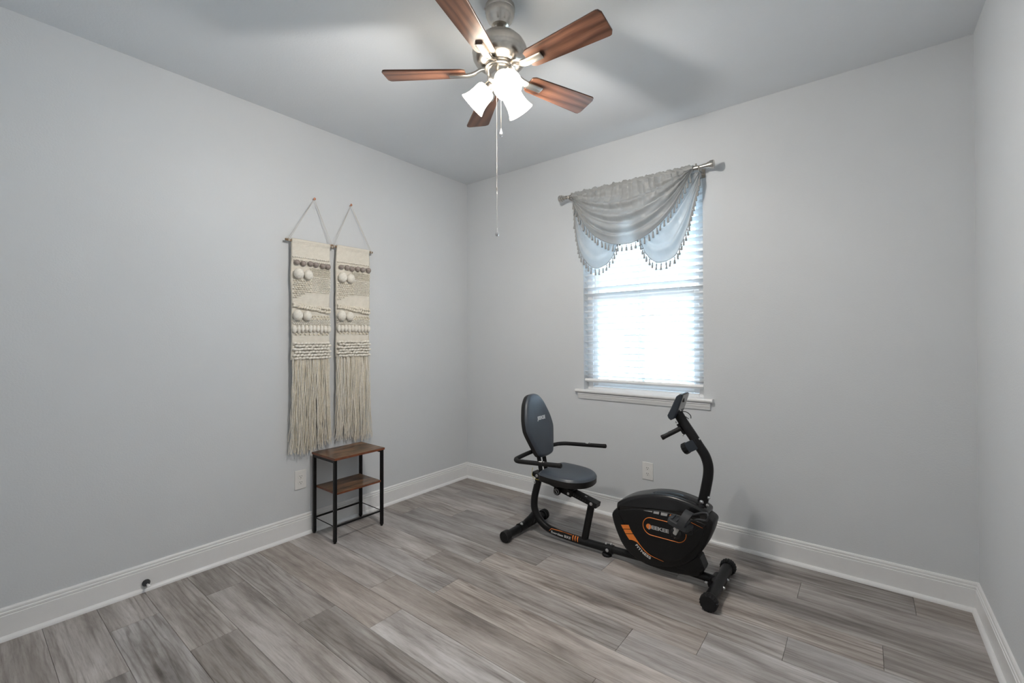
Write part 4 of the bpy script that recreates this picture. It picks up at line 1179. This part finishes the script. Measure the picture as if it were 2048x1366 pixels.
# crank and pedals
def crank(side):
    s = side                                     # -1 = room side
    ax = Vector((1.018, 0, 0.268)); d = Vector((0.40, 0, 0.86)).normalized()*(-s)
    m = MB(); m.lathe([(0.030, 0.0), (0.030, 0.006), (0.024, 0.012), (0.012, 0.016), (0.012, 0.036), (0.0, 0.036)], 28, (ax.x, s*0.068, ax.z), (0, s, 0), cap=False)
    c_ = m.build('crank_hub', M['gloss'], bk, smooth=40)
    a = ax - d*0.012 + Vector((0, s*0.098, 0)); b_ = ax + d*0.094 + Vector((0, s*0.104, 0))
    arm = bev(MB().bar(a, b_, 0.010, 0.020).build('crank_arm', M['crank'], c_), 0.003)
    p = ax + d*0.086 if s < 0 else ax + d*0.074
    MB().tube([(p.x, s*0.098, p.z), (p.x, s*0.205, p.z)], 0.0065, 10).build('pedal_axle', M['chrome'], c_, smooth=40)
    th = rad(-16 if s < 0 else 12)
    def pd(x, y, z): return Vector((p.x+0.012+x*math.cos(th)-z*math.sin(th), s*0.162+s*y, p.z+0.016+x*math.sin(th)+z*math.cos(th)))
    m = MB()
    fr_ = (pd(0, 0, 0), pd(1, 0, 0)-pd(0, 0, 0), (0, s, 0), pd(0, 0, 1)-pd(0, 0, 0))
    o2 = cr([(-0.052, -0.030), (-0.052, 0.030), (-0.030, 0.044), (0.030, 0.044), (0.056, 0.028), (0.060, -0.028), (0.030, -0.044), (-0.030, -0.044)], 3, closed=True)
    m.layers(o2, [(0.006, -0.014), (0, -0.009), (0, 0.009), (0.006, 0.014)], fr_)
    for k in range(4):
        q = pd(-0.036+0.024*k, 0, 0.016); m.bar(q+Vector((0, -0.032, 0)), q+Vector((0, 0.032, 0)), 0.006, 0.006, (1, 0, 0))
    pe = m.build('pedal', M['rubbergrey'], bk, smooth=40)
    # strap arching over the pedal, with a buckle tongue
    m = MB(); N = 20; vs = []
    for i in range(N+1):
        t = PI*i/N; yy = 0.050*math.cos(t); zz = 0.010+0.070*math.sin(t)**0.8
        for xx in (-0.004+0.010*math.sin(t), 0.030+0.016*math.sin(t)):
            vs.append(pd(xx, yy, zz)); vs.append(pd(xx, yy*0.93, zz-0.003))
    fs2 = []
    for i in range(N):
        a_ = 4*i; b2 = 4*i+4
        fs2 += [(a_, a_+2, b2+2, b2), (a_+1, b2+1, b2+3, a_+3), (a_, b2, b2+1, a_+1), (a_+2, a_+3, b2+3, b2+2)]
    m.add(vs, fs2)
    m.build('pedal_strap', M['rubbergrey'], pe, smooth=50)
    m = MB()
    loop = cr([pd(0.020, -0.052, 0.030), pd(0.068, -0.055, 0.076), pd(0.096, -0.050, 0.092), pd(0.106, -0.040, 0.084), pd(0.104, -0.045, 0.058), pd(0.066, -0.052, 0.040), pd(0.030, -0.050, 0.010)], 5, closed=True)
    m.tube(loop, 0.0055, 8, closed=True)
    m.build('strap_tail', M['rubbergrey'], pe, smooth=60)
    MB().ell(pd(0.045, 0.01, -0.014), (0.028, 0.028, 0.012), 16, 8, Matrix.Rotation(-th, 3, 'Y')).build('pedal_weight', M['rubber'], pe, smooth=60)
    return c_
M['crank'] = simple('satin_grey_metal', (0.45, 0.45, 0.44, 1), 0.4, metal=0.25)
crank(-1); crank(1)

# ------------------------------------------------------------------ outdoors, seen through the blind
struct(MB().box((-60, 0.3, -0.62), (60, 90, -0.60)).build('ground', M['bounce_ground']))
rg = random.Random(11)
lf = MB()
for k in range(4200):
    x = rg.uniform(-4.4, 1.4); y = 2.7+rg.uniform(-0.35, 0.35); z = rg.uniform(-0.55, 0.52)+0.06*math.sin(x*5)
    R_ = Matrix.Rotation(rg.uniform(0, 6.28), 3, 'Z') @ Matrix.Rotation(rg.uniform(0, 3.1), 3, 'X')
    lf.add([Vector((x, y, z))+R_ @ Vector(q) for q in ((-0.035, 0, 0), (0, -0.016, 0.004), (0.04, 0, 0), (0, 0.016, 0.004))], [(0, 1, 2, 3)])
hd = thing('hedge', 'clipped green hedge outside the window', 'hedge', (-1.5, 2.7, -0.6))
def off(mb, dx, dy, dz): mb.v = [(a+dx, b_+dy, c+dz) for a, b_, c in mb.v]; return mb
o = off(lf, 1.5, -2.7, 0.6).build('foliage', M['leaf'], hd); o['kind'] = 'stuff'
for k in range(9):
    MB().tube([(-2.7+0.68*k, 0, 0.0), (-2.68+0.68*k, 0.02, 0.7)], 0.015, 6).build('stem', M['bark'], hd)
hx, hy = -10.0, 17.0
hou = thing('house', 'pale single storey house with grey gable roof across the street', 'house', (hx, hy, -0.6), rad(20))
MB().box((-8, 0, 0), (8, 7, 2.7)).build('wall', M['siding'], hou)
m = MB(); m.add([(-8.5, -0.5, 2.6), (8.5, -0.5, 2.6), (8.5, 7.5, 2.6), (-8.5, 7.5, 2.6), (-7, 3.5, 4.6), (7, 3.5, 4.6)], [(0, 1, 5, 4), (2, 3, 4, 5), (1, 2, 5), (3, 0, 4), (3, 2, 1, 0)]); m.build('roof', M['shingle'], hou)
for x in (-5.5, -2.2, 1.6):
    f0 = MB().box((x-0.7, -0.05, 0.9), (x+0.7, 0.02, 2.2)).build('window', M['trim'], hou)
    for q in (-0.32, 0.32):
        MB().box((x+q-0.27, -0.07, 1.0), (x+q+0.27, -0.04, 2.1)).build('pane', M['housepane'], f0)
MB().box((3.6, -0.06, 0), (4.6, 0.02, 2.1)).build('door', M['housepane'], hou)
MB().box((5.2, -0.06, 0), (7.7, 0.02, 2.1)).build('garage_door', M['trim'], hou)
tr_ = thing('tree', 'bare branched tree standing before the house across the street', 'tree', (-4.2, 13.5, -0.6))
m = MB(); rg = random.Random(5)
def branch(p, d, L, r_, lv):
    q = p+d*L; m.tube([p, p.lerp(q, 0.5)+Vector((rg.uniform(-.05, .05), 0, 0))*L, q], [r_, r_*0.85, r_*0.65], 6)
    if lv:
        for k in range(3):
            dd = (d+Vector((rg.uniform(-.7, .7), rg.uniform(-.7, .7), rg.uniform(-.1, .5)))).normalized()
            branch(q, dd, L*rg.uniform(0.55, 0.75), r_*0.6, lv-1)
branch(Vector((0, 0, 0)), Vector((0, 0, 1)), 1.3, 0.10, 4)
m.build('trunk_and_branches', M['bark'], tr_, smooth=60)
